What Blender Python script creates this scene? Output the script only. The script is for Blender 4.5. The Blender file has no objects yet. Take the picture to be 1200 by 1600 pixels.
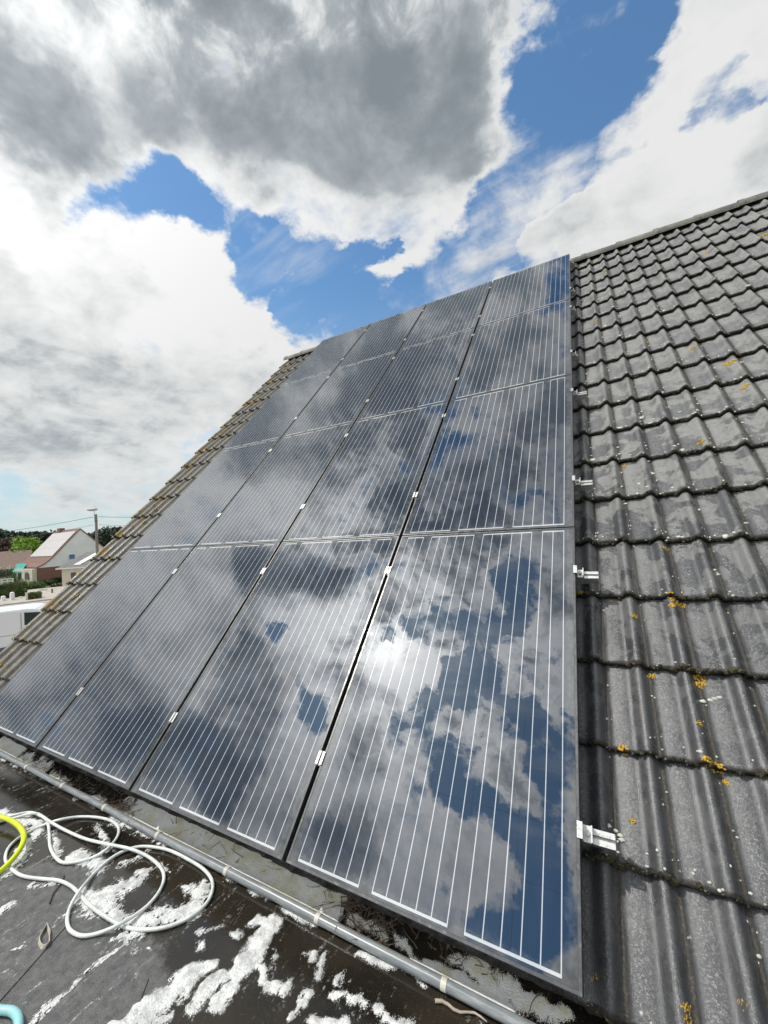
import bpy, bmesh, math, random
from mathutils import Vector, Matrix, Euler, noise
random.seed(7)
SC = bpy.context.scene
COL = SC.collection

# ------------------------------------------------------------------ camera
S45 = math.sqrt(0.5)
CAM = Vector((4.1987, -1.1339, 1.2300))
RIGHT = Vector((0.87405695, 0.48150216, -0.06465375))
UP = Vector((0.07447871, -0.001297, 0.99722176))
FWD = Vector((-0.48008058, 0.87644394, 0.03699531))
cam_data = bpy.data.cameras.new("camera")
cam = bpy.data.objects.new("camera", cam_data)
COL.objects.link(cam)
m = Matrix.Identity(4)
for i in range(3):
    m[i][0], m[i][1], m[i][2], m[i][3] = RIGHT[i], UP[i], -FWD[i], CAM[i]
cam.matrix_world = m
cam_data.sensor_fit = 'HORIZONTAL'
cam_data.sensor_width = 36.0
cam_data.lens = 36.0 * 624.95 / 1200.0
cam_data.clip_start = 0.05
cam_data.clip_end = 3000
SC.camera = cam
SC.render.resolution_x = 768
SC.render.resolution_y = 1024

SC.view_settings.view_transform = 'Standard'
SC.view_settings.look = 'None'
SC.view_settings.exposure = 0.0
SC.view_settings.gamma = 1.0

# ------------------------------------------------------------------ sun
SUN = Vector((-0.47272, -0.27615, 0.83683)).normalized()
ld = bpy.data.lights.new("sun", 'SUN')
ld.energy = 3.0
ld.angle = math.radians(0.5)
ld.color = (1.0, 0.955, 0.88)
sun = bpy.data.objects.new("sun", ld)
COL.objects.link(sun)
sun.location = SUN * 50
sun.rotation_euler = SUN.to_track_quat('Z', 'Y').to_euler()

# ------------------------------------------------------------------ sky with clouds
# each row: centre direction (x, y, z), euler angles, half sizes along the two tangents, weight
CLOUD_COVER=[
(-0.112, 0.797, 0.593, 0.93, -0.122, -2.911, 0.151, 0.111, -0.55),
(-0.263, 0.804, 0.533, 1.005, 0.108, -2.893, 0.137, 0.054, -0.4),
(-0.613, 0.683, 0.396, 1.16, 0.115, -2.46, 0.085, 0.061, 0.4),
(0.173, 0.779, 0.602, 0.924, -0.048, 2.959, 0.124, 0.029, -0.45),
(-0.569, 0.72, 0.397, 1.161, 0.069, -2.502, 0.087, 0.062, 0.3),
(-0.44, 0.444, 0.781, 0.665, 0.129, -2.523, 0.625, 0.196, 0.6),
(-0.243, 0.632, 0.736, 0.737, -0.113, -2.652, 0.268, 0.153, 0.6),
(-0.891, 0.377, 0.252, 1.316, -0.042, -1.96, 0.288, 0.201, 0.4),
(0.184, 0.816, 0.548, 0.643, -0.816, -2.592, 0.187, 0.12, 0.4),
(0.016, 0.729, 0.685, -0.292, -0.774, -1.186, 0.252, 0.143, -1.0),
(0.068, 0.687, 0.723, 0.585, -0.52, -2.597, 0.115, 0.103, -0.9),
(-0.072, 0.781, 0.62, 0.901, -0.051, -3.01, 0.164, 0.126, -0.9),
(-0.195, 0.811, 0.552, 0.981, 0.129, -2.992, 0.2, 0.08, -0.8),
(-0.693, 0.416, 0.589, 0.941, -0.002, -2.111, 0.182, 0.096, -0.9),
(-0.623, 0.537, 0.568, 0.964, -0.087, -2.222, 0.203, 0.076, -0.7),
(-0.522, 0.674, 0.523, 1.006, -0.213, -2.35, 0.217, 0.103, -0.95),
(-0.413, 0.783, 0.466, 1.086, 0.011, -2.661, 0.281, 0.088, -0.95),
(0.198, 0.731, 0.653, -0.85, -0.147, -0.393, 0.089, 0.053, -0.35),
(-0.255, 0.818, 0.516, 1.026, 0.098, -2.898, 0.118, 0.055, -0.6),
(-0.57, 0.611, 0.549, 0.982, -0.153, -2.29, 0.074, 0.036, 0.3),
(-0.935, 0.348, 0.07, 1.5, -0.025, -1.926, 0.363, 0.069, -0.45),
(-0.439, 0.746, 0.501, 1.043, 0.096, -2.666, 0.085, 0.026, 0.5),
(-0.026, 0.774, 0.633, 0.841, 0.32, 2.901, 0.038, 0.025, 0.45),
(0.159, 0.742, 0.651, -0.824, -0.289, -0.469, 0.212, 0.071, 0.55),
(0.116, 0.786, 0.608, -0.894, -0.246, -0.34, 0.128, 0.034, -0.6),
(0.067, 0.697, 0.714, -0.702, -0.362, -0.493, 0.107, 0.086, -0.5),
(0.189, 0.786, 0.589, 0.94, -0.053, 2.944, 0.061, 0.027, -0.4),
(0.208, 0.822, 0.53, 0.994, -0.236, 3.045, 0.157, 0.08, 0.4),
(0.058, 0.837, 0.544, 0.991, -0.112, -3.137, 0.2, 0.092, 0.5),
(-0.676, 0.552, 0.489, 1.055, -0.14, -2.176, 0.334, 0.168, 0.55),
(-0.159, 0.788, 0.595, 0.768, -0.596, -2.417, 0.127, 0.094, 0.45),
(-0.028, 0.727, 0.686, -0.485, -0.683, -0.837, 0.099, 0.081, 0.35),
(-0.706, 0.329, 0.627, 0.89, -0.081, -1.941, 0.088, 0.043, 0.3),
(-0.323, 0.773, 0.545, 0.991, -0.099, -2.681, 0.123, 0.044, 0.35),
(-0.875, 0.282, 0.394, -0.29, -1.147, 0.005, 0.475, 0.235, 0.2),
(-0.054, 0.852, 0.52, 1.015, -0.174, -2.971, 0.087, 0.041, -0.5),
(-0.407, 0.705, 0.581, 0.937, 0.2, -2.764, 0.089, 0.02, -0.55),
(-0.709, 0.367, 0.602, 0.924, 0.04, -2.078, 0.071, 0.063, -0.5),
(-0.512, -0.406, 0.757, -0.493, 0.537, 3.001, 0.129, 0.096, 0.4),
(-0.163, 0.013, 0.987, 0.001, 0.164, 3.067, 0.128, 0.091, 0.3),
(-0.323, -0.59, 0.74, -0.69, 0.284, 2.968, 0.09, 0.046, 0.4),
(-0.177, -0.121, 0.977, 0.169, 0.135, -1.637, 0.138, 0.068, -0.74),
(-0.269, -0.214, 0.939, -0.282, 0.211, 2.867, 0.119, 0.04, -0.666),
(-0.385, -0.253, 0.887, -0.257, 0.409, 3.139, 0.114, 0.083, -0.74),
(-0.29, -0.323, 0.901, 0.235, 0.386, -1.736, 0.146, 0.047, -0.74),
(-0.237, -0.402, 0.884, -0.461, 0.158, 2.916, 0.136, 0.075, -0.74),
(-0.396, -0.442, 0.805, -0.35, 0.542, -2.916, 0.116, 0.084, -0.592),
(-0.148, -0.451, 0.88, 0.283, 0.412, -1.259, 0.083, 0.058, -0.666),
(-0.106, -0.468, 0.878, 0.081, 0.494, -1.625, 0.119, 0.035, -0.666),
(-0.277, -0.547, 0.79, -0.575, 0.344, -3.13, 0.113, 0.072, -0.666),
(-0.176, -0.558, 0.811, -0.451, 0.448, -2.718, 0.084, 0.065, -0.592),
(-0.13, -0.655, 0.745, 0.032, 0.73, -1.719, 0.163, 0.09, -0.814),
(-0.12, -0.576, 0.809, -0.013, 0.629, -1.798, 0.089, 0.056, -0.592),
(-0.297, -0.661, 0.69, -0.671, 0.494, -3.025, 0.038, 0.028, -0.592),
(-0.668, -0.247, 0.702, 0.735, 0.329, -1.561, 0.042, 0.02, -0.74),
(-0.605, -0.37, 0.705, 0.788, 0.05, -1.072, 0.069, 0.033, -0.666),
(-0.479, -0.276, 0.833, 0.387, 0.452, -1.869, 0.039, 0.027, -0.592),
(-0.205, -0.708, 0.675, -0.704, 0.483, -2.923, 0.096, 0.063, -0.518),
(-0.03, 0.426, 0.904, 0.064, -0.437, -1.65, 0.108, 0.036, -0.444),
(-0.03, 0.479, 0.877, 0.043, -0.499, -1.599, 0.068, 0.035, -0.444),
(-0.326, -0.491, 0.808, -0.422, 0.483, -2.926, 0.061, 0.052, -0.444),
(-0.417, -0.371, 0.83, -0.432, 0.419, 3.019, 0.153, 0.056, 0.5),
(-0.485, -0.182, 0.856, 0.078, 0.539, -2.631, 0.14, 0.069, 0.4),
(-0.122, -0.22, 0.968, 0.019, 0.254, -1.999, 0.107, 0.078, 0.5),
(-0.205, -0.365, 0.908, -0.345, 0.266, -3.021, 0.061, 0.039, 0.4),
(-0.114, -0.348, 0.93, 0.021, 0.375, -1.831, 0.118, 0.055, 0.5),
(-0.261, -0.619, 0.741, -0.035, 0.736, -2.023, 0.12, 0.073, 0.7),
(-0.449, -0.486, 0.75, -0.649, 0.346, 2.816, 0.121, 0.053, 0.5),
(-0.091, -0.705, 0.704, 0.039, 0.79, -1.645, 0.086, 0.027, 0.5),
(-0.286, -0.132, 0.949, -0.03, 0.319, -2.805, 0.091, 0.045, 0.5),
(-0.214, -0.497, 0.841, -0.548, 0.173, 3.01, 0.054, 0.032, 0.5)]
CLOUD_SHADE=[
(-0.54, 0.636, 0.551, 0.98, -0.143, -2.343, 0.498, 0.107, -0.5),
(-0.737, 0.289, 0.611, 0.766, 0.558, -2.448, 0.125, 0.073, -0.3),
(0.097, 0.827, 0.554, 0.931, -0.381, -2.988, 0.281, 0.194, -0.5),
(0.201, 0.753, 0.626, -0.627, -0.686, -0.979, 0.172, 0.123, -0.6),
(-0.428, 0.485, 0.762, 0.694, 0.127, -2.569, 0.662, 0.18, 0.75),
(-0.616, 0.413, 0.671, 0.829, 0.118, -2.27, 0.378, 0.089, 0.35),
(-0.335, 0.608, 0.72, 0.767, -0.028, -2.61, 0.38, 0.125, 0.35),
(-0.177, 0.646, 0.743, 0.711, -0.197, -2.651, 0.195, 0.122, 0.4),
(-0.869, 0.4, 0.29, 1.276, 0.045, -2.016, 0.333, 0.109, 0.3),
(-0.923, 0.347, 0.166, 1.404, 0.059, -1.94, 0.278, 0.045, 0.3),
(-0.725, 0.486, 0.487, 1.061, -0.045, -2.137, 0.327, 0.124, -0.45),
(-0.827, 0.319, 0.463, 0.841, 0.803, -2.51, 0.14, 0.1, 0.1),
(-0.661, 0.542, 0.519, 1.019, -0.14, -2.172, 0.206, 0.081, -0.5),
(-0.798, 0.285, 0.531, 1.007, -0.116, -1.84, 0.126, 0.092, -0.25),
(-0.064, 0.703, 0.708, -0.417, -0.685, -0.869, 0.143, 0.064, -0.8),
(-0.202, 0.765, 0.612, 0.912, -0.021, -2.866, 0.162, 0.095, -0.5),
(0.151, 0.823, 0.548, 0.93, -0.411, -3.033, 0.156, 0.106, -0.4),
(-0.742, 0.291, 0.605, 0.911, 0.168, -2.073, 0.138, 0.051, -0.2),
(-0.857, 0.356, 0.372, 1.177, 0.247, -2.066, 0.1, 0.041, -0.2),
(-0.872, 0.423, 0.245, 1.321, 0.116, -2.052, 0.095, 0.037, -0.3),
(-0.64, -0.092, 0.763, -0.171, 0.686, 3.018, 0.207, 0.115, 0.9),
(-0.539, -0.038, 0.841, -0.082, 0.566, 3.06, 0.191, 0.095, 0.6),
(-0.331, 0.089, 0.94, 0.121, 0.329, -3.044, 0.233, 0.142, 0.8),
(-0.392, 0.279, 0.877, 0.371, 0.345, -2.905, 0.275, 0.182, 0.8),
(-0.705, -0.372, 0.605, 0.856, 0.397, -1.409, 0.199, 0.099, 0.8),
(-0.739, -0.411, 0.534, -0.796, 0.702, 2.642, 0.203, 0.132, 0.8),
(-0.483, -0.595, 0.642, -0.75, 0.5, 2.936, 0.13, 0.1, 0.9),
(-0.845, -0.329, 0.423, -0.884, 0.841, 2.491, 0.243, 0.143, 0.8),
(-0.496, -0.482, 0.722, -0.604, 0.501, 2.95, 0.102, 0.087, 0.5),
(-0.125, 0.13, 0.984, 0.097, -0.153, -1.373, 0.134, 0.123, 0.7),
(-0.84, -0.103, 0.532, -0.312, 0.977, 2.893, 0.203, 0.061, -0.3),
(-0.609, -0.228, 0.76, 0.699, 0.121, -1.356, 0.154, 0.135, -0.6),
(-0.525, 0.136, 0.84, 0.303, 0.495, -2.812, 0.167, 0.071, -0.3),
(-0.674, -0.421, 0.608, 0.914, -0.099, -0.936, 0.116, 0.044, -0.5),
(-0.419, -0.352, 0.837, -0.377, 0.451, 3.103, 0.155, 0.082, -0.8),
(-0.701, 0.084, 0.709, 0.047, 0.782, 3.089, 0.111, 0.069, -0.2),
(-0.288, 0.209, 0.935, 0.34, 0.129, -2.547, 0.134, 0.046, -0.3)]
RIGHTC = (0.141, 0.758, 0.637)
STREAK = 0.496
W = bpy.data.worlds.new("World")
SC.world = W
W.use_nodes = True
nt = W.node_tree
nt.nodes.clear()
def N(t, **kw):
    n = nt.nodes.new(t)
    for k, v in kw.items():
        setattr(n, k, v)
    return n
def put(sock, v):
    if hasattr(v, 'is_output') or isinstance(v, bpy.types.NodeSocket):
        nt.links.new(v, sock)
    else:
        sock.default_value = v
def mth(op, a, b=0.0, c=0.0, clamp=False):
    n = N('ShaderNodeMath', operation=op, use_clamp=clamp)
    put(n.inputs[0], a); put(n.inputs[1], b); put(n.inputs[2], c)
    return n.outputs[0]
def vmt(op, a, b=None, s=None):
    n = N('ShaderNodeVectorMath', operation=op)
    put(n.inputs[0], a)
    if b is not None: put(n.inputs[1], b)
    if s is not None: put(n.inputs['Scale'], s)
    return n.outputs['Value'] if op in ('DOT_PRODUCT', 'LENGTH') else n.outputs[0]
def vmt2(op, a, b):
    n = N('ShaderNodeVectorMath', operation=op)
    put(n.inputs[0], a); put(n.inputs[1], b)
    return n.outputs['Value']
def mixc(f, a, b, bt='MIX'):
    n = N('ShaderNodeMix', data_type='RGBA', blend_type=bt)
    put(n.inputs[0], f); put(n.inputs[6], a); put(n.inputs[7], b)
    return n.outputs[2]
def smooth(v, lo, hi, a=0.0, b=1.0):
    n = N('ShaderNodeMapRange', interpolation_type='SMOOTHSTEP')
    put(n.inputs[0], v); put(n.inputs[1], lo); put(n.inputs[2], hi); put(n.inputs[3], a); put(n.inputs[4], b)
    return n.outputs[0]
def nz(vec, scale, detail=6, rough=0.55, dist=0.0, out='Fac'):
    n = N('ShaderNodeTexNoise', noise_dimensions='3D')
    put(n.inputs['Vector'], vec); n.inputs['Scale'].default_value = scale
    n.inputs['Detail'].default_value = detail; n.inputs['Roughness'].default_value = rough
    n.inputs['Distortion'].default_value = dist
    return n.outputs[out]

sky = N('ShaderNodeTexSky')
sky.sky_type = 'NISHITA'
sky.sun_disc = False
sky.sun_elevation = math.asin(SUN.z)
sky.sun_rotation = math.atan2(SUN.x, SUN.y)
sky.altitude = 0
sky.air_density = 1.0
sky.dust_density = 0.6
sky.ozone_density = 2.5
tc = N('ShaderNodeTexCoord')
d0 = vmt('NORMALIZE', tc.outputs['Generated'])
sep = N('ShaderNodeSeparateXYZ'); put(sep.inputs[0], d0)
elev = sep.outputs[2]
inv = mth('DIVIDE', 1.0, mth('ADD', mth('MAXIMUM', elev, 0.0), 0.38))
q = vmt('SCALE', d0, s=inv)                        # clouds flatten towards the horizon
nA = nz(q, 1.5, 4, 0.55, 0.0)                      # big masses
nF = nz(q, 5.6, 9, 0.62, 0.25)                     # billows and rags
soff = Vector((SUN.x, SUN.y, 0)).normalized() * 0.035
nG = nz(vmt('ADD', q, tuple(soff)), 5.6, 4, 0.62, 0.25)
nH = nz(q, 15.0, 6, 0.62, 0.35)                     # small broken puffs high overhead
nC = nz(q, 2.4, 7, 0.62, 0.0, 'Color')
warp = vmt('SCALE', vmt('SUBTRACT', nC, (0.5, 0.5, 0.5)), s=0.34)
dw = vmt('ADD', d0, warp)
def field(tab, base):
    acc = base
    for (cx, cy, cz, rx, ry, rz, s1, s2, w) in tab:
        c = Vector((cx, cy, cz))
        t1 = Euler((rx, ry, rz)).to_matrix().col[0]
        s1 *= 0.86; s2 *= 0.86
        if s2 > s1: s1, s2 = s2, s1; t1 = Euler((rx, ry, rz)).to_matrix().col[1]
        fd = math.sqrt(max(s1 * s1 - s2 * s2, 0.0)) * 0.92
        if fd < 0.3 * s1:
            dsum = vmt2('DISTANCE', dw, tuple(c)); lo, hi = (s1 + s2) / 2, 0.0
        else:
            dsum = mth('ADD', vmt2('DISTANCE', dw, tuple(c + t1 * fd)), vmt2('DISTANCE', dw, tuple(c - t1 * fd)))
            lo, hi = 2 * s1, 2 * fd
        n = N('ShaderNodeMapRange', interpolation_type='SMOOTHSTEP')
        put(n.inputs[0], dsum); put(n.inputs[1], lo); put(n.inputs[2], hi); put(n.inputs[3], 0.0); put(n.inputs[4], w * 0.95)
        acc = mth('ADD', n.outputs[0], acc)
    return acc
cover = field(CLOUD_COVER, 0.36)
cover = mth("MINIMUM", mth("MAXIMUM", cover, -0.36), 0.8)
cover = mth('MULTIPLY_ADD', mth('SUBTRACT', nA, 0.5), 0.9, cover)
cover = mth('MULTIPLY_ADD', mth('SUBTRACT', nF, 0.5), 1.7, cover)
zen = smooth(elev, 0.66, 0.88)
cover = mth('MULTIPLY_ADD', mth('SUBTRACT', nH, 0.5), mth('MULTIPLY_ADD', zen, 3.0, 0.5), cover)
st_m = N('ShaderNodeMapping', vector_type='POINT'); put(st_m.inputs[0], q)
st_m.inputs[2].default_value = (0, 0, STREAK); st_m.inputs[3].default_value = (1.2, 7.0, 7.0)
nS = nz(st_m.outputs[0], 1.3, 6, 0.55, 0.15)
right_m = mth('MULTIPLY', smooth(vmt2('DISTANCE', d0, RIGHTC), 0.62, 0.25), 1.9)
cover = mth('MULTIPLY_ADD', mth('SUBTRACT', nS, 0.5), right_m, cover)
shade = field(CLOUD_SHADE, 0.18)
shade = mth('MULTIPLY_ADD', mth('SUBTRACT', nA, 0.5), 1.8, shade)
shade = mth('MULTIPLY_ADD', mth('SUBTRACT', nF, 0.5), 0.65, shade)
# the side of each billow away from the sun is darker
relief = mth('SUBTRACT', nG, nF)
shade = mth('MULTIPLY_ADD', relief, 2.5, shade)
shade = mth('MULTIPLY_ADD', mth('SUBTRACT', nH, 0.5), mth('MULTIPLY_ADD', zen, 2.2, 0.25), shade)
# the thick middle of a cloud is grey, the thin rim bright
thick = smooth(cover, 0.0, 1.0, -0.3, 0.3)
shade = mth('ADD', shade, thick)
alpha = smooth(cover, mth('MULTIPLY_ADD', nA, -0.9, 0.12), 0.36)
veil = mth('MULTIPLY', smooth(nS, 0.50, 0.78), smooth(nF, 0.35, 0.65, 0.15, 0.55))
alpha = mth('MAXIMUM', alpha, veil)
grey = smooth(shade, -0.40, 2.0)
ramp = N('ShaderNodeValToRGB')
put(ramp.inputs[0], grey)
cr = ramp.color_ramp
cr.elements[0].color = (0.90, 0.905, 0.90, 1); cr.elements[0].position = 0.0
cr.elements[1].color = (0.26, 0.30, 0.335, 1); cr.elements[1].position = 1.0
e = cr.elements.new(0.3); e.color = (0.73, 0.75, 0.755, 1)
e = cr.elements.new(0.6); e.color = (0.445, 0.49, 0.52, 1)
ccol = ramp.outputs[0]
sund = mth('MAXIMUM', vmt('DOT_PRODUCT', d0, tuple(SUN)), 0.0)
g1 = mth('POWER', sund, 5.0)
g2 = mth('POWER', sund, 22.0)
g3 = mth('POWER', sund, 500.0)
# cloud near the sun: thin parts light up by forward scattering, thick parts stay dark
gl = mth('MULTIPLY', g1, 1.3)
gl = mth('MULTIPLY_ADD', g2, 3.0, gl)
gl = mth('MULTIPLY_ADD', g3, 4.0, gl)
gl = mth('MULTIPLY_ADD', gl, mth('POWER', mth('SUBTRACT', 1.0, grey), 2.0), 0.9)
ccol = vmt('SCALE', ccol, s=gl)
skyc = vmt('SCALE', sky.outputs[0], s=0.15)
skyc = mixc(1.0, skyc, (0.80, 1.06, 1.13, 1), 'MULTIPLY')
haze = smooth(elev, 0.0, 0.55, 0.85, 0.0)
skyc = mixc(haze, skyc, (0.56, 0.68, 0.70, 1))
ccol = mixc(smooth(elev, 0.0, 0.30, 0.6, 0.0), ccol, (0.68, 0.73, 0.74, 1))
col = mixc(alpha, skyc, ccol)
bg = N('ShaderNodeBackground')
put(bg.inputs[0], col)
bg.inputs[1].default_value = 1.0
wo = N('ShaderNodeOutputWorld')
nt.links.new(bg.outputs[0], wo.inputs[0])
W.cycles.sampling_method = 'MANUAL'
W.cycles.sample_map_resolution = 512

# ------------------------------------------------------------------ helpers
def tag(o, label=None, cat=None, group=None, kind=None):
    if label: o['label'] = label
    if cat: o['category'] = cat
    if group: o['group'] = group
    if kind: o['kind'] = kind
    return o
def empty(name, label, cat, loc=(0, 0, 0), group=None):
    o = bpy.data.objects.new(name, None)
    COL.objects.link(o)
    o.location = loc
    o.empty_display_size = 0.1
    return tag(o, label, cat, group)
class MB:
    """collects geometry for one mesh"""
    def __init__(s):
        s.v = []; s.f = []; s.mi = []; s.uv = None
    def add(s, verts, faces, mi=0):
        b = len(s.v)
        s.v += [tuple(v) for v in verts]
        s.f += [tuple(b + i for i in f) for f in faces]
        s.mi += [mi] * len(faces)
        return s
    def box(s, lo, hi, mi=0, M=None):
        x0, y0, z0 = lo; x1, y1, z1 = hi
        v = [Vector(p) for p in ((x0,y0,z0),(x1,y0,z0),(x1,y1,z0),(x0,y1,z0),(x0,y0,z1),(x1,y0,z1),(x1,y1,z1),(x0,y1,z1))]
        if M is not None: v = [M @ p for p in v]
        return s.add(v, [(0,3,2,1),(4,5,6,7),(0,1,5,4),(1,2,6,5),(2,3,7,6),(3,0,4,7)], mi)
    def prism(s, poly, depth, mi=0):
        """poly: list of Vector; extruded by depth vector"""
        n = len(poly)
        v = [Vector(p) for p in poly] + [Vector(p) + depth for p in poly]
        f = [tuple(range(n - 1, -1, -1)), tuple(range(n, 2 * n))]
        f += [(i, (i + 1) % n, (i + 1) % n + n, i + n) for i in range(n)]
        return s.add(v, f, mi)
    def tube(s, pts, r, n=10, mi=0, cap=True):
        pts = [Vector(p) for p in pts]
        rs = r if isinstance(r, (list, tuple)) else [r] * len(pts)
        rings = []
        t = (pts[1] - pts[0]).normalized()
        ref = Vector((0, 0, 1)) if abs(t.z) < 0.9 else Vector((1, 0, 0))
        a = t.cross(ref).normalized()
        for i, p in enumerate(pts):
            t = (pts[min(i + 1, len(pts) - 1)] - pts[max(i - 1, 0)]).normalized()
            a = (a - t * a.dot(t)).normalized()
            b = t.cross(a)
            rings.append([p + (a * math.cos(k * 2 * math.pi / n) + b * math.sin(k * 2 * math.pi / n)) * rs[i] for k in range(n)])
        v = [p for rg in rings for p in rg]
        f = []
        for i in range(len(pts) - 1):
            for k in range(n):
                f.append((i * n + k, i * n + (k + 1) % n, (i + 1) * n + (k + 1) % n, (i + 1) * n + k))
        if cap:
            f.append(tuple(range(n - 1, -1, -1)))
            f.append(tuple((len(pts) - 1) * n + k for k in range(n)))
        return s.add(v, f, mi)
    def build(s, name, mats, parent=None, smooth=False, M=None):
        me = bpy.data.meshes.new(name)
        me.from_pydata([tuple(v) for v in s.v], [], s.f)
        if not isinstance(mats, (list, tuple)): mats = [mats]
        for mt in mats: me.materials.append(mt)
        if any(s.mi): me.polygons.foreach_set('material_index', s.mi)
        if smooth: me.polygons.foreach_set('use_smooth', [True] * len(me.polygons))
        if s.uv is not None:
            ul = me.uv_layers.new(name='UVMap')
            li = [0] * len(me.loops)
            me.loops.foreach_get('vertex_index', li)
            buf = []
            for i in li: buf += s.uv[i]
            ul.data.foreach_set('uv', buf)
        me.update()
        o = bpy.data.objects.new(name, me)
        COL.objects.link(o)
        if parent is not None: o.parent = parent
        return o
def bevel(o, w, seg=2):
    b = o.modifiers.new('bevel', 'BEVEL'); b.width = w; b.segments = seg; b.limit_method = 'ANGLE'
    b.harden_normals = False
    return o
def spline(pts, step=0.02):
    """Catmull-Rom through points, resampled"""
    pts = [Vector(p) for p in pts]
    P = [pts[0] * 2 - pts[1]] + pts + [pts[-1] * 2 - pts[-2]]
    out = []
    for i in range(1, len(P) - 2):
        a, b, c, d = P[i - 1:i + 3]
        n = max(2, int((c - b).length / step))
        for k in range(n):
            t = k / n
            out.append(0.5 * ((2 * b) + (c - a) * t + (2 * a - 5 * b + 4 * c - d) * t * t + (3 * b - a - 3 * c + d) * t ** 3))
    out.append(pts[-1])
    return out
def pxray(px, py):
    return (RIGHT * ((px - 600) / 624.95) - UP * ((py - 800) / 624.95) + FWD)
def atz(px, py, z):
    d = pxray(px, py); t = (z - CAM.z) / d.z
    return CAM + d * t
def atd(px, py, depth):
    return CAM + pxray(px, py) * depth
def P(u, v, n=0.0):
    """roof coordinates: along the eave, up the slope, off the slope"""
    return Vector((u, (v - n) * S45, (v + n) * S45))
ROOFM = Matrix(((1, 0, 0, 0), (0, S45, -S45, 0), (0, S45, S45, 0), (0, 0, 0, 1)))
def roofhit(px, py, n=0.0):
    nv = Vector((0, -S45, S45)); d = pxray(px, py)
    t = (n - CAM.dot(nv)) / d.dot(nv)
    p = CAM + d * t
    return p.x, (p.y + p.z) * S45

# ------------------------------------------------------------------ materials
class Mat:
    def __init__(s, name, color=(0.5, 0.5, 0.5), rough=0.6, metal=0.0, ior=1.5, spec=0.5):
        s.m = bpy.data.materials.new(name); s.m.use_nodes = True
        s.nt = s.m.node_tree
        s.b = s.nt.nodes['Principled BSDF']
        s.b.inputs['Base Color'].default_value = (*color, 1)
        s.b.inputs['Roughness'].default_value = rough
        s.b.inputs['Metallic'].default_value = metal
        s.b.inputs['IOR'].default_value = ior
        s.b.inputs['Specular IOR Level'].default_value = spec
        s._tc = None
    def N(s, t, **kw):
        n = s.nt.nodes.new(t)
        for k, v in kw.items(): setattr(n, k, v)
        return n
    def put(s, sock, v):
        if isinstance(v, bpy.types.NodeSocket): s.nt.links.new(v, sock)
        else: sock.default_value = v
    def coord(s, kind='pos'):
        if kind == 'pos': return s.N('ShaderNodeNewGeometry').outputs['Position']
        return s.N('ShaderNodeTexCoord').outputs[kind]
    def math(s, op, a, b=0.0, c=0.0, clamp=False):
        n = s.N('ShaderNodeMath', operation=op, use_clamp=clamp)
        s.put(n.inputs[0], a); s.put(n.inputs[1], b); s.put(n.inputs[2], c)
        return n.outputs[0]
    def noise(s, vec, scale, detail=4, rough=0.55, dist=0.0, out='Fac'):
        n = s.N('ShaderNodeTexNoise')
        s.put(n.inputs['Vector'], vec); n.inputs['Scale'].default_value = scale
        n.inputs['Detail'].default_value = detail; n.inputs['Roughness'].default_value = rough
        n.inputs['Distortion'].default_value = dist
        return n.outputs[out]
    def sm(s, v, lo, hi, a=0.0, b=1.0):
        n = s.N('ShaderNodeMapRange', interpolation_type='SMOOTHSTEP')
        s.put(n.inputs[0], v); s.put(n.inputs[1], lo); s.put(n.inputs[2], hi); s.put(n.inputs[3], a); s.put(n.inputs[4], b)
        return n.outputs[0]
    def mix(s, f, a, b, bt='MIX'):
        n = s.N('ShaderNodeMix', data_type='RGBA', blend_type=bt)
        c = lambda x: (*x, 1) if isinstance(x, tuple) and len(x) == 3 else x
        s.put(n.inputs[0], f); s.put(n.inputs[6], c(a)); s.put(n.inputs[7], c(b))
        return n.outputs[2]
    def mapv(s, vec, scale=(1, 1, 1), rot=(0, 0, 0), loc=(0, 0, 0)):
        n = s.N('ShaderNodeMapping')
        s.put(n.inputs[0], vec); n.inputs[1].default_value = loc; n.inputs[2].default_value = rot; n.inputs[3].default_value = scale
        return n.outputs[0]
    def bump(s, h, strength=0.3, dist=0.01):
        n = s.N('ShaderNodeBump'); n.inputs['Strength'].default_value = strength
        n.inputs['Distance'].default_value = dist
        s.put(n.inputs['Height'], h); s.put(s.b.inputs['Normal'], n.outputs[0])
        return n
    def base(s, v): s.put(s.b.inputs['Base Color'], v)
    def rough(s, v): s.put(s.b.inputs['Roughness'], v)
def varied(name, c1, c2, scale=5, rough=0.7, bump=0.0, metal=0.0, detail=6, bscale=None, spec=0.5):
    M_ = Mat(name, c1, rough, metal, spec=spec)
    p = M_.coord()
    n = M_.noise(p, scale, detail, 0.6)
    M_.base(M_.mix(M_.sm(n, 0.3, 0.7), c1, c2))
    if bump:
        M_.bump(M_.noise(p, bscale or scale * 6, 6, 0.6), bump, 0.02)
    return M_.m

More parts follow.
